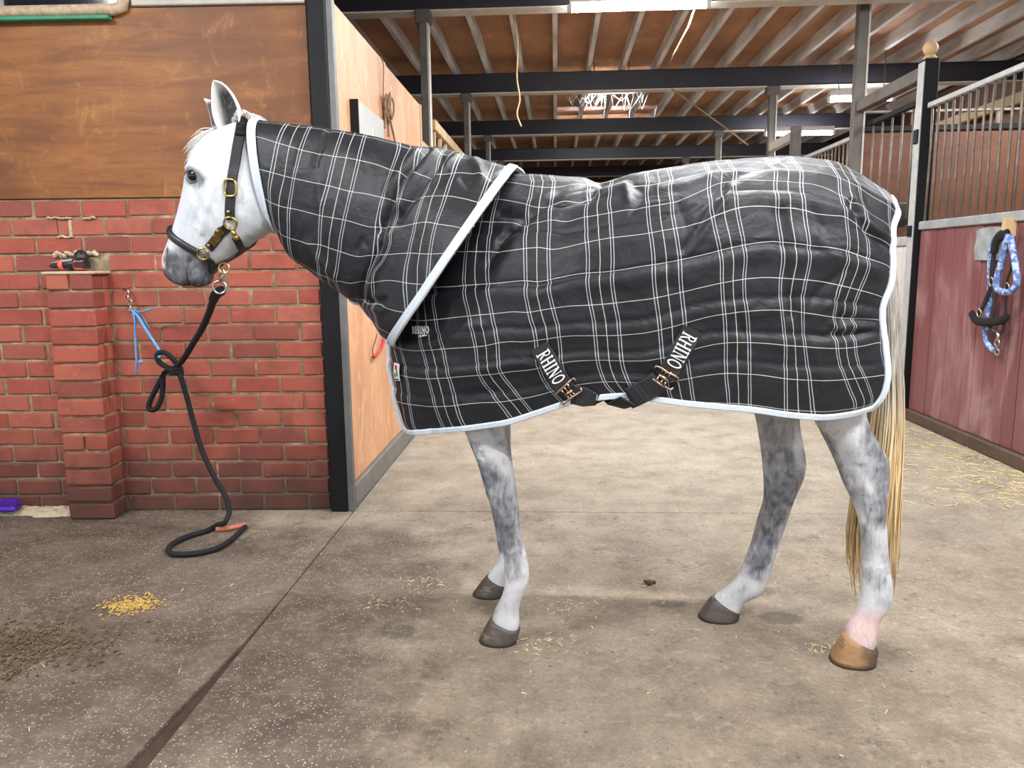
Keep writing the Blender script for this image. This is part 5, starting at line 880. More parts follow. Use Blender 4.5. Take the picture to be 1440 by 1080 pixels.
# surcingle straps with their clasps
MAT['web'] = worn('black_webbing', srgb(22, 22, 27), .6, nsc=150, var=.4, bump=.4)
def strap(pts, w, off, name='surcingle_strap', n=30):
    P = pl(pts, np.linspace(0, 1, n)); Q = [on_rug(p[0], p[1], off) for p in P]; A = np.array([q[0] for q in Q]); N = np.array([q[1] for q in Q])
    for _ in range(14):
        A[1:-1] = (A[:-2]+2*A[1:-1]+A[2:])/4; N[1:-1] = (N[:-2]+2*N[1:-1]+N[2:])/4; N[0] = N[1]; N[-1] = N[-2]
    A += N*.006
    return MB().ribbon(A, N, w, .005).build(name, MAT['web'], rug), A, N
def word_on_strap(word, st, s0, s1, hgt, parent):
    """upright serif word running along a strap from fraction s0 to s1"""
    _, A, N = st; tot = sum(GL[ch][0] for ch in word); x = 0; n = len(A); t_ = (A[-1]-A[0]); t_ = t_/np.linalg.norm(t_); nm_ = N.mean(0); nm_ = nm_/np.linalg.norm(nm_); ac = np.cross(nm_, t_)
    if np.cross(t_, ac) @ nm_ < 0: ac = -ac
    for ch in word:
        def mp(u, v, top, x=x):
            s = s0 + (s1-s0)*(x+u)/tot; f = s*(n-1); i_ = min(int(f), n-2); c_ = A[i_]*(1-f+i_)+A[i_+1]*(f-i_); return Vector(c_ + ac*(v-.5)*hgt + nm_*(.0052+.0016*top))
        letter_mesh(mp, [q for pts, w in GL[ch][1] for q in stroke_quads(pts, w)], 'letter', MAT['thread'], parent); x += GL[ch][0]
st1 = [(-0.3169,0.9695),(-0.2834,0.9141),(-0.2518,0.8625),(-0.2379,0.8447)]; st2 = [(0.0998,1.0216),(0.0785,0.9756),(0.0496,0.9212),(0.0313,0.8898)]
S1 = strap(st1, .056, .001); S2 = strap(st2, .056, .001)
word_on_strap('RHINO', S1, .12, .80, .040, S1[0]); word_on_strap('RHINO', S2, .10, .78, .040, S2[0])
def clasp(c, d, parent):
    """T hook clasp: two bars across the strap with plates, lying on the rug; c centre (x, z), d strap direction"""
    d = Vector(d).normalized(); up = Vector((-d.y, d.x)); mb = MB()
    mp = lambda u, v, off: on_rug(c[0]+d.x*u+up.x*v, c[1]+d.y*u+up.y*v, off)[0]
    for u in (-.019, .019):
        s = 1 if u > 0 else -1
        mb.tube([mp(u-s*.009, -.036, .013), mp(u, -.034, .014), mp(u, -.02, .015), mp(u, 0, .016), mp(u, .02, .015), mp(u, .034, .014), mp(u-s*.009, .036, .013)], .0036, 8)
        for v in (-.012, .0, .012): mb.tube([mp(u, v, .016), mp(u*.3, v*.8, .016)], .003, 6)
    mb.tube([mp(0, -.014, .017), mp(0, .014, .017)], .005, 8); return mb.build('clasp', MAT['copper'], parent, smooth=True, label='coppery metal T hook clasp')
clasp([(-0.2339,0.8427)][0], np.array(st1[-1])-np.array(st1[-2]), rug); clasp([(0.0256,0.8898)][0], np.array(st2[-1])-np.array(st2[-2]), rug)
low = MB()
l1 = [on_rug(p[0], p[1], .006) for p in pl([(-0.224,0.8348),(-0.1885,0.8274),(-0.157,0.8219)], np.linspace(0, 1, 10))]; l2 = [on_rug(p[0], p[1], .010) for p in pl([(0.0162,0.8818),(-0.0215,0.8538),(-0.0674,0.8293)], np.linspace(0, 1, 12))]
low.ribbon([q[0] for q in l1], [q[1] for q in l1], [.056]*6+[.05, .045, .04, .035], .005); low.ribbon([q[0] for q in l2], [q[1] for q in l2], .062, .006)
e_ = [(-0.0676,0.8241),(-0.0911,0.8156),(-0.1109,0.8213)]; low.ribbon([(e_[0][0], -.335, e_[0][1]), (e_[1][0]-.01, -.30, e_[1][1]-.012), (e_[2][0]-.02, -.2, e_[2][1]-.004), (e_[2][0]-.05, -.05, e_[2][1]+.01), (e_[2][0]-.08, .1, e_[2][1]+.012), (e_[2][0]-.10, .26, e_[2][1]+.02)], [(0, -.7, -.6), (0, -.6, -.8), (0, -.2, -1), (0, 0, -1), (0, .2, -1), (0, .4, -1)], .056, .005)
l1b = [(-0.1585,0.8226)][0]; low.ribbon([l1[-1][0], (l1b[0]+.03, -.26, l1b[1]-.002), (l1b[0]+.09, -.05, l1b[1]+.012), (l1b[0]+.14, .2, l1b[1]+.02)], [l1[-1][1], (0, -.5, -1), (0, 0, -1), (0, .3, -1)], [.035, .05, .055, .055], .005)
low.build('under_strap', MAT['web'], rug)
tg = [(-0.7993,0.8876),(-0.7737,0.8878),(-0.773,0.8403),(-0.7964,0.8377)]
def quad_on(name, c, m, off, sub=4):
    mb = MB(); C4 = [Vector(p) for p in c]; v = []
    for i in range(sub+1):
        for j in range(sub+1):
            a, b = i/sub, j/sub; q = C4[0]*(1-a)*(1-b)+C4[1]*a*(1-b)+C4[2]*a*b+C4[3]*(1-a)*b; v.append(on_rug(q.x, q.y, off)[0])
    mb.add(v, [(i*(sub+1)+j, i*(sub+1)+j+1, (i+1)*(sub+1)+j+1, (i+1)*(sub+1)+j) for i in range(sub) for j in range(sub)])
    o = mb.build(name, m, rug); so = o.modifiers.new('t', 'SOLIDIFY'); so.thickness = .0015; return o
quad_on('label_tag', tg, MAT['dirty_white'], .010)
for nm, pts, mt in (('tag_mark', [(-0.7914,0.8809),(-0.7832,0.8821),(-0.7812,0.8719),(-0.7894,0.8707)], 'red'), ('tag_mark', [(-0.7967,0.8627),(-0.7908,0.8639),(-0.7889,0.8514),(-0.7948,0.8514)], 'feed'), ('tag_mark', [(-0.7848,0.8708),(-0.7801,0.8708),(-0.7795,0.8538),(-0.7842,0.8538)], 'green'), ('tag_mark', [(-0.7938,0.845),(-0.7774,0.847),(-0.7769,0.8434),(-0.7932,0.8414)], 'black_plastic')):
    quad_on(nm, pts, MAT[mt], .0125, 2)

# ================================================================ HALTER on the horse
halter = empty('halter', HORG, HROT, label='black leather halter with brass fittings worn on the horse head', cat='halter')
def snap(p, off):
    q = bvh.find_nearest(Vector(p)); n = q[1]; return q[0] + n*off, n
def head_strap(name, pts3, w, th, off=.001, m='leather', n=40, parent=None, padded=False, **k):
    P = pl(pts3, np.linspace(0, 1, n)); Q = [snap(p, off) for p in P]
    pts = [q[0] for q in Q]; nr_ = [q[1] for q in Q]
    for _ in range(3):
        nr_ = [((nr_[max(i-1, 0)]+nr_[i]*2+nr_[min(i+1, n-1)])/4) for i in range(n)]; pts = [pts[0]]+[(pts[i-1]+pts[i]*2+pts[i+1])/4 for i in range(1, n-1)]+[pts[-1]]
    mb = MB()
    if padded: mb.tube([p+q*.006 for p, q in zip(pts, nr_)], w/2, 12, flat=.62, nrm=nr_)
    else: mb.ribbon(pts, nr_, w, th)
    return mb.build(name, MAT[m], parent or halter, smooth=padded, **k), pts, nr_
mir = lambda L: [(x, -y, z) for x, y, z in L]
crown = [(-1.316,0,1.6893),(-1.2988,-0.045,1.6631),(-1.2973,-0.07,1.6327),(-1.3024,-0.08,1.588),(-1.3077,-0.09,1.5389),(-1.3161,-0.09,1.489),(-1.3234,-0.09,1.4386),(-1.3321,-0.085,1.3904),(-1.3389,-0.08,1.3506)]
head_strap('cheek_strap', crown, .033, .005, .003); head_strap('cheek_strap', mir(crown), .033, .005, .003)
kp = [(-1.3017,-0.02,1.6719),(-1.2929,-0.05,1.6402),(-1.2983,-0.075,1.6146)]; head_strap('strap_keeper', kp, .03, .005, .009, m='padding')
nose = [(-1.6161,0,1.3368),(-1.5957,-0.025,1.326),(-1.5647,-0.045,1.2991),(-1.5296,-0.055,1.2775),(-1.5004,-0.055,1.2609),(-1.4759,-0.055,1.249)]
head_strap('noseband', nose, .026, .012, .002, padded=True, label='rolled black leather noseband'); head_strap('noseband', mir(nose), .026, .012, .002, padded=True)
jaw = [(-1.3533,-0.07,1.3312),(-1.3822,-0.07,1.309),(-1.4092,-0.07,1.2822),(-1.4361,-0.07,1.2574)]; head_strap('side_strap', jaw, .030, .005, .003); head_strap('side_strap', mir(jaw), .030, .005, .003)
plate = [(-1.3711,-0.07,1.3247),(-1.3928,-0.07,1.3001),(-1.4174,-0.07,1.2732)]; head_strap('name_plate', plate, .026, .003, .0085, m='brass_plate', label='blank dull brass plate')
chin = [(-1.4572,-0.055,1.2302),(-1.4452,-0.052,1.2115),(-1.4354,-0.045,1.1928),(-1.4349,-0.03,1.1785),(-1.4449,0,1.1711)]; head_strap('chin_strap', chin, .022, .005, .003); head_strap('chin_strap', mir(chin), .022, .005, .003)
jb = [(-1.3363,-0.07,1.2924),(-1.3356,-0.055,1.2769),(-1.3423,-0.03,1.266),(-1.3537,0,1.2597)]; head_strap('throat_strap', jb, .024, .005, .003); head_strap('throat_strap', mir(jb), .024, .005, .003)
bs = [(-1.4395,-0,1.1734),(-1.4249,0,1.197),(-1.4081,0.01,1.2205),(-1.3806,0.01,1.2438),(-1.3537,0,1.2597)]; head_strap('jaw_strap', bs, .024, .005, .003)
def ring_at(px, R, r, m, off, name, sx=1, sy=1, s=-1, up=None):
    p_, n_ = skin(px[0], px[1], off, s); o = MB().tube(torus(p_, R, r, n_, 26, sx=sx, sy=sy, up=up), r, 8, closed=True); return o.build(name, MAT[m], halter, smooth=True)
for s in (-1, 1):
    ring_at([(-1.3383,1.3392)][0], .020, .0038, 'brass', .010, 'cheek_ring', s=s)
    ring_at([(-1.4594,1.2441)][0], .019, .0042, 'brass', .010, 'nose_ring', s=s)
bk_, bn_ = skin(*[(-1.3217,1.4452)][0], .012)
up_ = Vector((.03, 0, 1))
def squircle(c, ax, hx, hz, n=28):
    ax = Vector(ax).normalized(); b = (up_-ax*ax.dot(up_)).normalized(); a = ax.cross(b); o = []
    for i in range(n):
        q = 2*PI*i/n; ca, sa = math.cos(q), math.sin(q); o.append(Vector(c)+a*math.copysign(abs(ca)**.6, ca)*hx + b*math.copysign(abs(sa)**.6, sa)*hz)
    return o
MB().tube(squircle(bk_, bn_, .0205, .026), .0042, 8, closed=True).build('buckle', MAT['brass'], halter, smooth=True, label='rounded brass buckle')
rv = MB()
for px_, o_ in (([(-1.3361,1.373)][0], .010), ([(-1.4274,1.2733)][0], .014), ([(-1.379,1.318)][0], .014)):
    p_, n_ = skin(*px_, o_); rv.ball(p_, .006, 10)
rv.build('rivet', MAT['brass'], halter, smooth=True, kind='stuff')
p_, n_ = skin(*[(-1.3393,1.3196)][0], .012); p2, _ = skin(*[(-1.3358,1.2992)][0], .012)
MB().tube([p_, p_*.5+p2*.5, p2], [.005, .008, .006], 8).ball(p2, .010, 10).build('snap_hook', MAT['brass'], halter, smooth=True)
hr = [(-1.4113,-0.02,1.1947)][0]; MB().tube(torus(hr, .017, .003, (.3, -1, .1), 22), .003, 8, closed=True).build('lead_ring', MAT['brass'], halter, smooth=True)

# ================================================================ LEAD ROPE, tie ring, twine
def to_world(p): 
    c, s = math.cos(HROT), math.sin(HROT); return Vector((HORG[0]+p[0]*c-p[1]*s, HORG[1]+p[0]*s+p[1]*c, p[2]))
lead = empty('lead_rope', [(-1.7353,3.35,0.7674)][0], label='black lead rope from the halter, knotted to blue twine, trailing to the floor', cat='lead rope')
lo = Vector(lead.location)
def V_(L): return [Vector(p)-lo for p in L]
top = to_world([(-1.4314,-0.02,1.1311)][0])-lo; snapt = to_world([(-1.4145,-0.02,1.1853)][0])-lo
MB().tube(torus(top, .021, .0035, (.2, -1, 0), 22), .0042, 8, closed=True).build('swivel_ring', MAT['steel'], lead, smooth=True)
d_ = (top-snapt).normalized(); a_p = snapt; b_p = top - d_*.021
MB().tube([a_p + Vector((.004, 0, .004)), a_p*.7+b_p*.3 + Vector((.008, 0, 0)), a_p*.4+b_p*.6, b_p], [.006, .005, .0065, .006], 8).tube([a_p+Vector((.004, 0, .004)), a_p+Vector((-.008, 0, .002)), a_p*.8+b_p*.2+Vector((-.012, 0, 0)), a_p*.5+b_p*.5+Vector((-.006, 0, 0))], .0035, 8).build('trigger_snap', MAT['steel'], lead, smooth=True)
kn = V_([(-1.7102,3.35,0.7512),(-1.7353,3.35,0.7674),(-1.7506,3.35,0.7416),(-1.7189,3.35,0.7252)])
main = [top+Vector((0, .01, -.012))] + V_([(-1.1777,2.62,1.1022),(-1.2785,2.78,1.0312),(-1.3758,2.92,0.9621),(-1.4917,3.08,0.8906),(-1.6171,3.25,0.8114),(-1.6907,3.34,0.7686),(-1.7171,3.35,0.7479)])
MB().tube(spline(main, 40), [.017]*6+[.013]*34, 10).build('rope', MAT['rope_black'], lead, smooth=True)
r2 = .0118
loopU = V_([(-1.7227,3.36,0.7401),(-1.7614,3.36,0.7532),(-1.7956,3.36,0.7794),(-1.7998,3.36,0.8085),(-1.7755,3.36,0.8214),(-1.7439,3.36,0.8051),(-1.7196,3.36,0.779),(-1.7079,3.36,0.7595)]); MB().tube(spline(loopU, 36), r2, 10).build('rope_loop', MAT['rope_black'], lead, smooth=True)
wrap = [Vector((.022*math.cos(q)*1.0, .02*math.sin(q), .012*q/6-.02)) + kn[0]*.6+kn[3]*.4 for q in np.linspace(0, 13, 50)]; MB().tube(wrap, r2, 10).build('knot', MAT['rope_black'], lead, smooth=True)
loopD = V_([(-1.7383,3.34,0.7494),(-1.7596,3.34,0.73),(-1.7976,3.34,0.6717),(-1.8325,3.34,0.6129),(-1.8492,3.34,0.5735),(-1.8373,3.34,0.5571),(-1.8096,3.34,0.5702),(-1.786,3.34,0.6129),(-1.7744,3.34,0.6716),(-1.7668,3.34,0.7236),(-1.7388,3.34,0.7429)]); MB().tube(spline(loopD, 50), r2, 10).build('rope_loop', MAT['rope_black'], lead, smooth=True)
tailp = V_([(-1.7054,3.34,0.7493),(-1.6888,3.34,0.7104),(-1.6691,3.34,0.6258),(-1.6481,3.34,0.5142),(-1.6189,3.33,0.4007),(-1.5843,3.32,0.3135),(-1.5457,3.31,0.2363),(-1.5089,3.3,0.1792),(-1.4837,3.28,0.1321),(-1.4742,3.26,0.0986),(-1.4786,3.22,0.069)]) + [Vector((*g, .014))-lo for g in [(-1.5725,3.3469),(-1.5873,3.261),(-1.6333,3.205),(-1.6567,3.1338),(-1.6565,3.0578),(-1.6179,2.994),(-1.5617,2.9798),(-1.4968,2.9973),(-1.4456,3.047),(-1.4259,3.1312),(-1.4256,3.2374),(-1.4303,3.3214)]]
MB().tube(spline(tailp, 110), r2, 10).build('rope_tail', MAT['rope_black'], lead, smooth=True)
eo = [Vector((*g, .012))-lo for g in [(-1.5538,3.2898),(-1.5051,3.3005),(-1.4707,3.33),(-1.4425,3.3598)]]; MB().tube(spline(eo, 14), [.012]*12+[.014, .012], 9).build('rope_end', MAT['orange_end'], lead, smooth=True, label='frayed orange rope end')
ring = empty('tie_ring', [(-2.0394,3.575,1.0805)][0], label='rusty steel tie ring and chain links on the brick wall', cat='tie ring'); ro = Vector(ring.location)
Rv = lambda L: [Vector(p)-ro for p in L]
MB().tube(Rv([(-2.0904,3.6,1.1003),(-2.0732,3.6,1.0968),(-2.029,3.56,1.1011),(-2.0081,3.54,1.0916),(-2.01,3.54,1.0716),(-2.0327,3.56,1.0609)]), .006, 8).build('hook_pin', MAT['steel'], ring, smooth=True)
for q, ax in (([(-2.0055,3.53,1.0587)][0], (1, .2, 0)), ([(-1.9894,3.51,1.0362)][0], (0, 1, .1)), ([(-1.9861,3.5,1.0102)][0], (.7, .7, 0))):
    MB().tube(torus(Vector(q)-ro, .016, .004, ax, 16, sx=.65, up=(1, .01, 0) if abs(ax[0]) < .5 else (0, 1, 0)), .004, 7, closed=True).build('chain_link', MAT['steel'], ring, smooth=True)
tw = empty('baler_twine', [(-1.964,3.49,1.004)][0], label='blue baler twine tied to the wall ring, ends hanging', cat='twine'); to = Vector(tw.location); Tv = lambda L: [Vector(p)-to for p in L]
MB().tube(spline(Tv([(-1.9777,3.49,1.0041),(-1.9465,3.48,0.9847),(-1.895,3.45,0.9207),(-1.838,3.41,0.865),(-1.788,3.37,0.8138),(-1.7856,3.35,0.7968),(-1.8048,3.37,0.8106)]), 24), .0066, 7).build('twine_strand', MAT['twine_blue'], tw, smooth=True)
MB().tube(spline(Tv([(-1.9584,3.48,1.0046),(-1.9557,3.48,0.9583),(-1.9617,3.48,0.892),(-1.9643,3.48,0.8252),(-1.9662,3.48,0.7648),(-1.9717,3.48,0.704)]), 20), [.011]*4+[.0075]*16, 6, flat=.5).ball(Vector([(-1.9403,3.47,0.7626)][0])-to, .010, 10).build('twine_end', MAT['twine_blue'], tw, smooth=True)
MB().tube(spline(Tv([(-1.9587,3.48,1.0013),(-1.9249,3.48,0.9977),(-1.8903,3.48,1.0041),(-1.8555,3.48,1.0137)]), 12), [.004, .005, .006, .007, .008, .009, .01, .01, .01, .009, .007, .004], 6, flat=.4).build('twine_end', MAT['twine_blue'], tw, smooth=True)
MB().tube(spline(Tv([(-1.9565,3.5,0.9967),(-1.9536,3.54,0.9674),(-1.9357,3.54,0.9336),(-1.9236,3.54,0.9133)]), 10), .006, 6, flat=.5).build('twine_end', MAT['twine_blue'], tw, smooth=True)

# ================================================================ SMALL THINGS on the left
def wloc(x, y, z):
    c, s = math.cos(wb), math.sin(wb); return Vector((-1.11 + x*c - y*s, 3.62 + x*s + y*c, z))
cl = empty('hair_clippers', wloc(-1.14, -.06, pt+.008), wb, label='black and grey clippers with coral bands lying on the brick pier', cat='clippers')
MB().tube([(-.115, 0, .022), (-.09, 0, .024), (-.05, -.002, .028), (.0, -.002, .032), (.01, 0, .032)], [.006, .016, .02, .023, .02], 14, flat=.85).build('handle', MAT['black_plastic'], cl, smooth=True)
MB().tube([(-.105, -.004, .036), (-.06, -.004, .043), (.0, -.004, .048)], [.005, .012, .015], 10, flat=.6).build('grip_shell', MAT['grey_plastic'], cl, smooth=True, label='grey upper shell')
MB().tube([(-.066, 0, .027), (-.046, 0, .029)], .0235, 14).build('band', MAT['coral'], cl, smooth=True, label='coral band')
MB().box((.008, -.031, .004), (.060, .029, .050), .008).build('head_frame', MAT['coral'], cl, label='coral head frame')
hh = MB(); hh.ball((.036, 0, .060), (.032, .032, .036), 16); hh.box((.013, -.034, .010), (.064, .031, .044), .006); hh.build('clipper_head', MAT['black_plastic'], cl, smooth=False)
br = empty('grooming_brush', wloc(-1.625, -.075, .03), wb, label='purple bristle brush lying against the foot of the brick wall', cat='brush')
MB().box((-.10, -.035, 0), (.10, .03, .028), .01).build('brush_back', MAT['purple'], br)
bt = MB()
for i in range(26):
    for j in range(8): 
        x, y = -.095+i*.0076+rh.uniform(-.002, .002), -.032+j*.0085; bt.tube([(x, y, .026), (x+rh.uniform(-.006, .006), y+rh.uniform(-.004, .004), .055)], .0016, 4)
bt.build('bristles', MAT['purple'], br, kind='stuff')
pb = MB().box((0, 0, 1.50), (.04, .58, 2.015), .004).build('notice_board', MAT['grey_board'], label='grey board on the orange plywood, white paint mark on it', cat='board'); pb.location = (-1.02, 3.95, 0)
MB().box((.0, -.012, 1.50), (.043, 0, 2.015), .002).build('board_edge', MAT['black_paint'], pb)
mk = MB()
for (y0, y1, z0, z1, z2) in ((.22, .26, 1.54, 1.84, 1.82), (.26, .33, 1.54, 1.84, 1.93), (.33, .40, 1.54, 1.74, 1.68)):
    mk.add([(.0405, y0, z0), (.0405, y1, z0), (.0405, y1, z1), (.0405, (y0+y1)/2, z2), (.0405, y0, z1-.05)], [(0, 1, 2, 3, 4)])
mk.build('paint_mark', MAT['white_paint'], pb)
tb_ = empty('twine_bundle', [(-1,4.7279,2.1287)][0], label='old brown twine bundle hanging on the orange plywood partition', cat='twine'); tbo = Vector(tb_.location); Bv = lambda L: [Vector(p)-tbo for p in L]
wr = MB()
for k in range(7):
    c0 = Vector((.01, rh.uniform(-.03, .03), rh.uniform(-.02, .02))); wr.tube(torus(c0, rh.uniform(.05, .075), .006, (1, rh.uniform(-.4, .4), rh.uniform(-.3, .3)), 16, sx=.7, up=(0, 1, .1)), .006, 6, closed=True)
wr.build('twine_coil', MAT['twine'], tb_, smooth=True)
MB().tube(spline(Bv([(-1.005,4.6232,2.3838),(-1.005,4.6938,2.3619),(-1.005,4.6897,2.2816),(-1.005,4.666,2.1968),(-1.005,4.6949,2.1426)]), 14), .004, 6).build('hanging_string', MAT['twine'], tb_, smooth=True)
for L in ([(-1,4.6645,2.0966),(-1,4.6752,2.0463),(-1,4.6471,1.9932)], [(-1,4.7425,2.099),(-1,4.753,2.0436),(-1,4.7388,1.9591)], [(-1,4.7822,2.0981),(-1,4.8342,2.0451),(-1,4.9079,1.9855),(-1,4.9417,1.9307)]):
    MB().tube(spline(Bv(L), 10), .007, 6).build('twine_end', MAT['twine'], tb_, smooth=True)
rc = MB().tube(spline([(-1,4.4085,0.8007),(-1,4.4017,0.76),(-1,4.3404,0.7252),(-1,4.2302,0.7054),(-1,4.1441,0.6998)], 16), .009, 8).build('red_cord', MAT['red'], smooth=True, label='red cord hooked on the orange partition below the hood', cat='cord')
MB().tube(spline([(-1,4.2487,0.8154),(-1,4.1901,0.7735),(-1,4.1342,0.7402),(-1,4.1441,0.6998)], 12), .003, 6).build('dark_string', MAT['dark_wood'], rc, smooth=True)
c1 = MB().tube(spline([(-0.3858,7.6,3.4912),(-0.3485,7.6,3.2395),(-0.3584,7.6,2.9225),(-0.3334,7.6,2.7295),(-0.3617,7.6,2.6009),(-0.3223,7.6,2.4832)], 30), .008, 6).build('hanging_cord', MAT['oak'], smooth=True, label='pale cord dangling from the roof joists above the withers', cat='cord')
c2 = MB().tube(spline([(1.3701,9.6,3.2123),(1.5896,9.6,3.0627),(1.8438,9.6,2.8798),(2.0561,9.6,2.7296),(2.1912,9.2,2.4978)], 24), .009, 6).build('roof_cable', MAT['twine'], smooth=True, label='thin brown cable slanting down from the second beam', cat='cable')
c3 = MB().tube(spline([(1.1453,6.75,3.2588),(1.1136,6.75,3.1504),(1.0588,6.75,3.0308),(0.992,6.75,2.9108),(1.3334,9.5,3.484)], 20), .007, 6).build('lamp_flex', MAT['oak'], smooth=True, label='pale flex running back from the end of the long lamp', cat='cable')
# cobwebs on the lamp beyond the second beam and the beam ends
web = MB()
for k in range(22):
    x0 = rh.uniform(.2, 1.1); x1 = x0+rh.uniform(-.2, .2); z0 = 3.285; z1 = 3.2-rh.random()*.12
    web.tube([(x0, 10.12, z0), ((x0+x1)/2+rh.uniform(-.03, .03), 10.17, z1), (x1, 10.2, 3.3-rh.random()*.05)], .0022, 4)
web.build('cobwebs', MAT['galv'], kind='stuff', label='dusty cobwebs hanging round the lamp beyond the second beam', cat='cobweb')
# ---------------------------------------------------------------- things hung on the near stall front
SX = 2.655
sp_ = MB().box((0, 0, 0), (.004, .30, .26), .001).build('metal_plate', MAT['galv'], label='dented grey metal plate screwed to the maroon planks', cat='plate'); 
A_, B_ = [(2.655,5.0925,1.1855),(2.655,4.7859,1.1845),(2.655,5.1238,1.3903)][0], [(2.655,4.7785,1.1845)][0]
sp_.data.clear_geometry(); z0, z1 = A_[2], 1.385; ya, yb2 = B_[1], A_[1]
vv = []; nn = 10
for i in range(nn+1):
    for j in range(nn+1):
        y = ya+(yb2-ya)*i/nn; z = z0+(z1-z0)*j/nn
        if j == nn: z -= .02*(2*i/nn-1)**4
        vv.append((SX-.006-.004*math.sin(i*1.1)*math.cos(j*.9), y, z))
sp_.data.from_pydata(vv, [], [(i*(nn+1)+j, i*(nn+1)+j+1, (i+1)*(nn+1)+j+1, (i+1)*(nn+1)+j) for i in range(nn) for j in range(nn)]); sp_.data.update(); sp_.data.materials.append(MAT['galv']) if not sp_.data.materials else None
sm_ = sp_.modifiers.new('t', 'SOLIDIFY'); sm_.thickness = .003
pg0 = Vector([(2.64,4.6954,1.3797)][0]); peg = MB().box((-.05, -.018, -.06), (.02, .018, .05), .004).build('wooden_peg', MAT['oak'], label='pale wooden peg on the maroon planks holding the halter', cat='peg'); peg.location = pg0
h2 = empty('halter', [(2.58,4.7031,1.2915)][0], label='black padded halter hanging on the maroon stall front', cat='halter'); ho = Vector(h2.location); Hv = lambda L: [Vector(p)-ho for p in L]
def hang(name, L, w, m, flat=.45, n=22, **k): return MB().tube(spline(Hv(L), n), w, 9, flat=flat, nrm=[(1, 0, 0)]*n).build(name, MAT[m], h2, smooth=True, **k)
hang('crown_pad', [(2.6,4.659,1.3303),(2.6,4.7165,1.3324),(2.6,4.7636,1.3052),(2.6,4.7803,1.2684),(2.6,4.7814,1.2268)], .032, 'padding', .5)
hang('cheek_strap', [(2.61,4.8011,1.2353),(2.61,4.806,1.1683),(2.61,4.8083,1.084),(2.61,4.8081,1.0332)], .020, 'leather')
hang('cheek_strap', [(2.61,4.8005,1.0335),(2.61,4.8361,0.964),(2.61,4.8869,0.8836),(2.61,4.9068,0.8561)], .018, 'leather')
hang('throat_strap', [(2.61,4.793,1.0337),(2.61,4.7588,0.959),(2.61,4.746,0.8752),(2.61,4.7545,0.8322)], .013, 'leather')
hang('nose_pad', [(2.59,4.9595,0.8616),(2.59,4.9039,0.8214),(2.59,4.815,0.815),(2.59,4.702,0.8278),(2.59,4.6027,0.8476),(2.59,4.5777,0.8698)], .026, 'padding', .6)
hang('jaw_strap', [(2.61,4.6455,1.3097),(2.61,4.6161,1.2087),(2.61,4.612,1.1362),(2.61,4.6384,1.079),(2.61,4.6351,0.9646),(2.61,4.6336,0.8618),(2.61,4.6416,0.8198)], .011, 'leather')
hang('chin_strap', [(2.6,4.7783,0.8091),(2.6,4.7423,0.7737),(2.6,4.6799,0.7581),(2.6,4.6247,0.7797),(2.6,4.6161,0.8177)], .015, 'leather')
for q in ([(2.59,4.8706,0.8673)][0], [(2.59,4.7676,1.0598)][0], [(2.59,4.6024,1.0314)][0]): MB().tube(torus(Vector(q)-ho, .024, .004, (1, 0, .1), 16), .006, 7, closed=True).build('ring', MAT['steel'], h2, smooth=True)
MB().tube(Hv([(2.58,4.63,0.7669),(2.58,4.6263,0.7423),(2.58,4.6369,0.7162)]), .010, 8).tube(torus(Vector([(2.58,4.6357,0.708)][0])-ho, .022, .004, (1, 0, 0), 14), .005, 7, closed=True).build('snap', MAT['steel'], h2, smooth=True)
def rope_mat():
    t = NT('blue_rope'); p = t.obj(); w = t.n('ShaderNodeTexVoronoi', feature='F1'); w.inputs['Scale'].default_value = 55; t.l(p, w.inputs['Vector'])
    t.col(t.ramp(t.sep(w.outputs['Color'])[0], [(.3, srgb(84, 112, 170)), (.6, srgb(120, 150, 200)), (.85, srgb(176, 192, 220))])); t.set(Roughness=.7); t.bump(w.outputs['Distance'], .5, .006); return t.m
MAT['rope_blue'] = rope_mat()
bl = empty('lead_rope', [(2.56,4.5665,1.3276)][0], label='blue flecked lead rope looped over the peg on the stall front', cat='lead rope'); bo = Vector(bl.location); Lv = lambda L: [Vector(p)-bo for p in L]
MB().tube(spline(Lv([(2.56,4.5734,1.3278),(2.56,4.5992,1.2691),(2.56,4.6264,1.169),(2.56,4.656,1.0792),(2.56,4.6479,1.0261),(2.56,4.5728,1.0043),(2.56,4.4919,1.0193),(2.56,4.4588,1.0675),(2.56,4.4866,1.1612),(2.56,4.5269,1.2478),(2.56,4.5584,1.3194)]), 44), .018, 9).build('rope_loop', MAT['rope_blue'], bl, smooth=True)
MB().tube(spline(Lv([(2.632,4.7526,1.3332),(2.632,4.8387,1.3153),(2.632,4.8735,1.2445),(2.632,4.8707,1.1254),(2.632,4.8603,1.0572),(2.632,4.8446,0.9548),(2.632,4.8534,0.8595),(2.632,4.8649,0.7804),(2.632,4.8543,0.7114),(2.632,4.8002,0.6647),(2.632,4.7362,0.646)]), 40), .016, 9).build('rope_fall', MAT['rope_blue'], bl, smooth=True)
MB().tube(torus(Vector([(2.62,4.6999,0.6502)][0])-bo, .024, .006, (1, 0, .2), 16), .006, 7, closed=True).build('clip', MAT['steel'], bl, smooth=True)
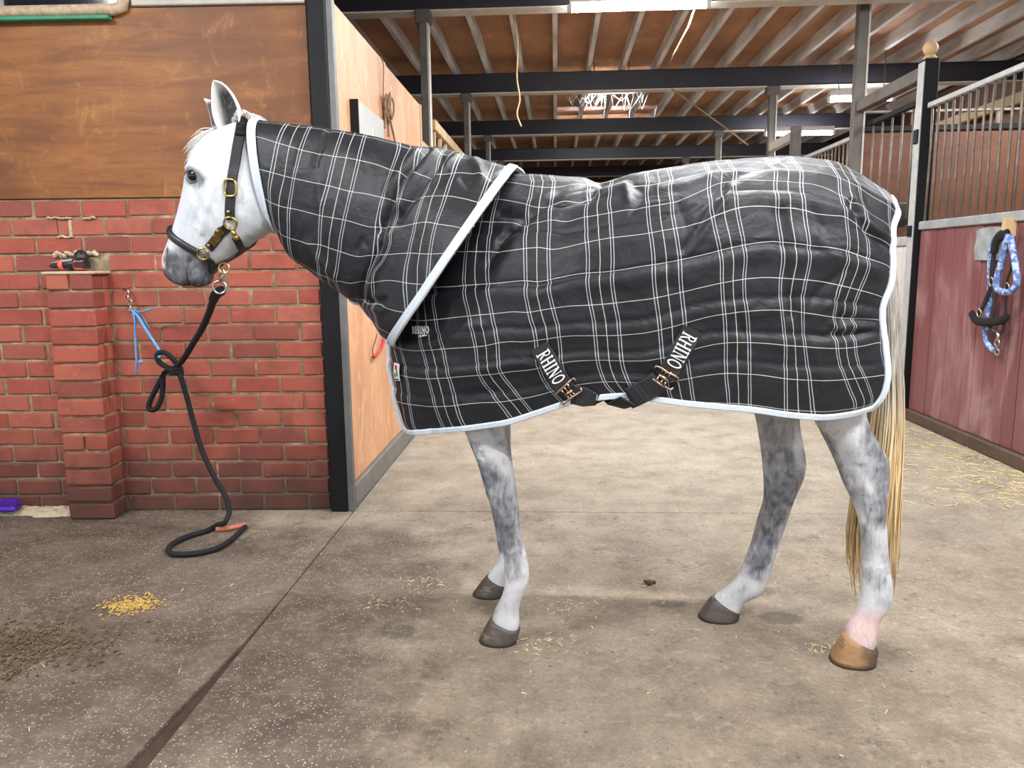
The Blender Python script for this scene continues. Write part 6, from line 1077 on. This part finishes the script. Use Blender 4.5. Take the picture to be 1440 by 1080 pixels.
# ---------------------------------------------------------------- litter on the floor
def bits(name, m, pts, label, cat, lmin=.006, lmax=.02, r_=.0022, kind='stuff', thick=.5):
    mb = MB()
    for (x, y) in pts:
        a = rh.uniform(0, PI); l = rh.uniform(lmin, lmax)/2; z = rh.uniform(.001, .004); rr = r_*rh.uniform(.6, 1.3)
        mb.tube([(x-l*math.cos(a), y-l*math.sin(a), z), (x+l*math.cos(a), y+l*math.sin(a), z+rh.uniform(0, .004))], rr, 4)
    return mb.build(name, MAT[m], label=label, cat=cat, kind=kind)
gz = lambda c, sx, sy, n: [(c[0]+rh.gauss(0, sx), c[1]+rh.gauss(0, sy)) for _ in range(n)]
fp = [(-1.5148,2.5221),(-1.7315,2.2377),(-1.7268,2.3359),(-1.6979,2.1262)]
bits('spilt_feed', 'feed', gz(fp[0], .045, .036, 300), 'small yellow pile of spilt feed on the damp concrete, left', 'feed', .005, .014, .003)
bits('trodden_dung', 'dung', gz(fp[1], .16, .08, 380)+gz(fp[3], .10, .07, 240), 'dark trodden dung with straw at the left edge of the floor', 'dung', .004, .018, .0034)
sw = [(rh.uniform(1.5, 2.62), rh.uniform(3.7, 6.4)) for _ in range(2600)]; sw = [q for q in sw if rh.random() < ((q[0]-1.4)/1.2)**1.6]
bits('straw_litter', 'straw', sw, 'pale straw strewn along the foot of the maroon stall front', 'straw', .02, .07, .0022)
cr = [(rh.uniform(-1.6, 1.9), rh.uniform(1.3, 3.6)) for _ in range(90)] + gz([(0.0441,2.5547)][0], .05, .04, 40) + gz([(0.3279,2.7631)][0], .03, .02, 14) + gz([(-0.495,2.7647)][0], .05, .02, 26) + gz([(-0.0509,2.2955)][0], .06, .04, 40) + gz([(0.8373,2.2942)][0], .06, .02, 30) + gz([(-0.615,2.5623)][0], .06, .02, 30)
bits('straw_scraps', 'straw', cr, 'loose straw scraps scattered over the concrete around the hooves', 'straw', .004, .022, .0014)
dp = MB()
for g in [(0.3466,2.7637)]: 
    for i in range(5): dp.ball((g[0]+rh.gauss(0, .008), g[1]+rh.gauss(0, .006), .008), rh.uniform(.007, .012), 8)
dp.build('dung_ball', MAT['dung'], label='single small dung lump on the concrete between the legs', cat='dung')
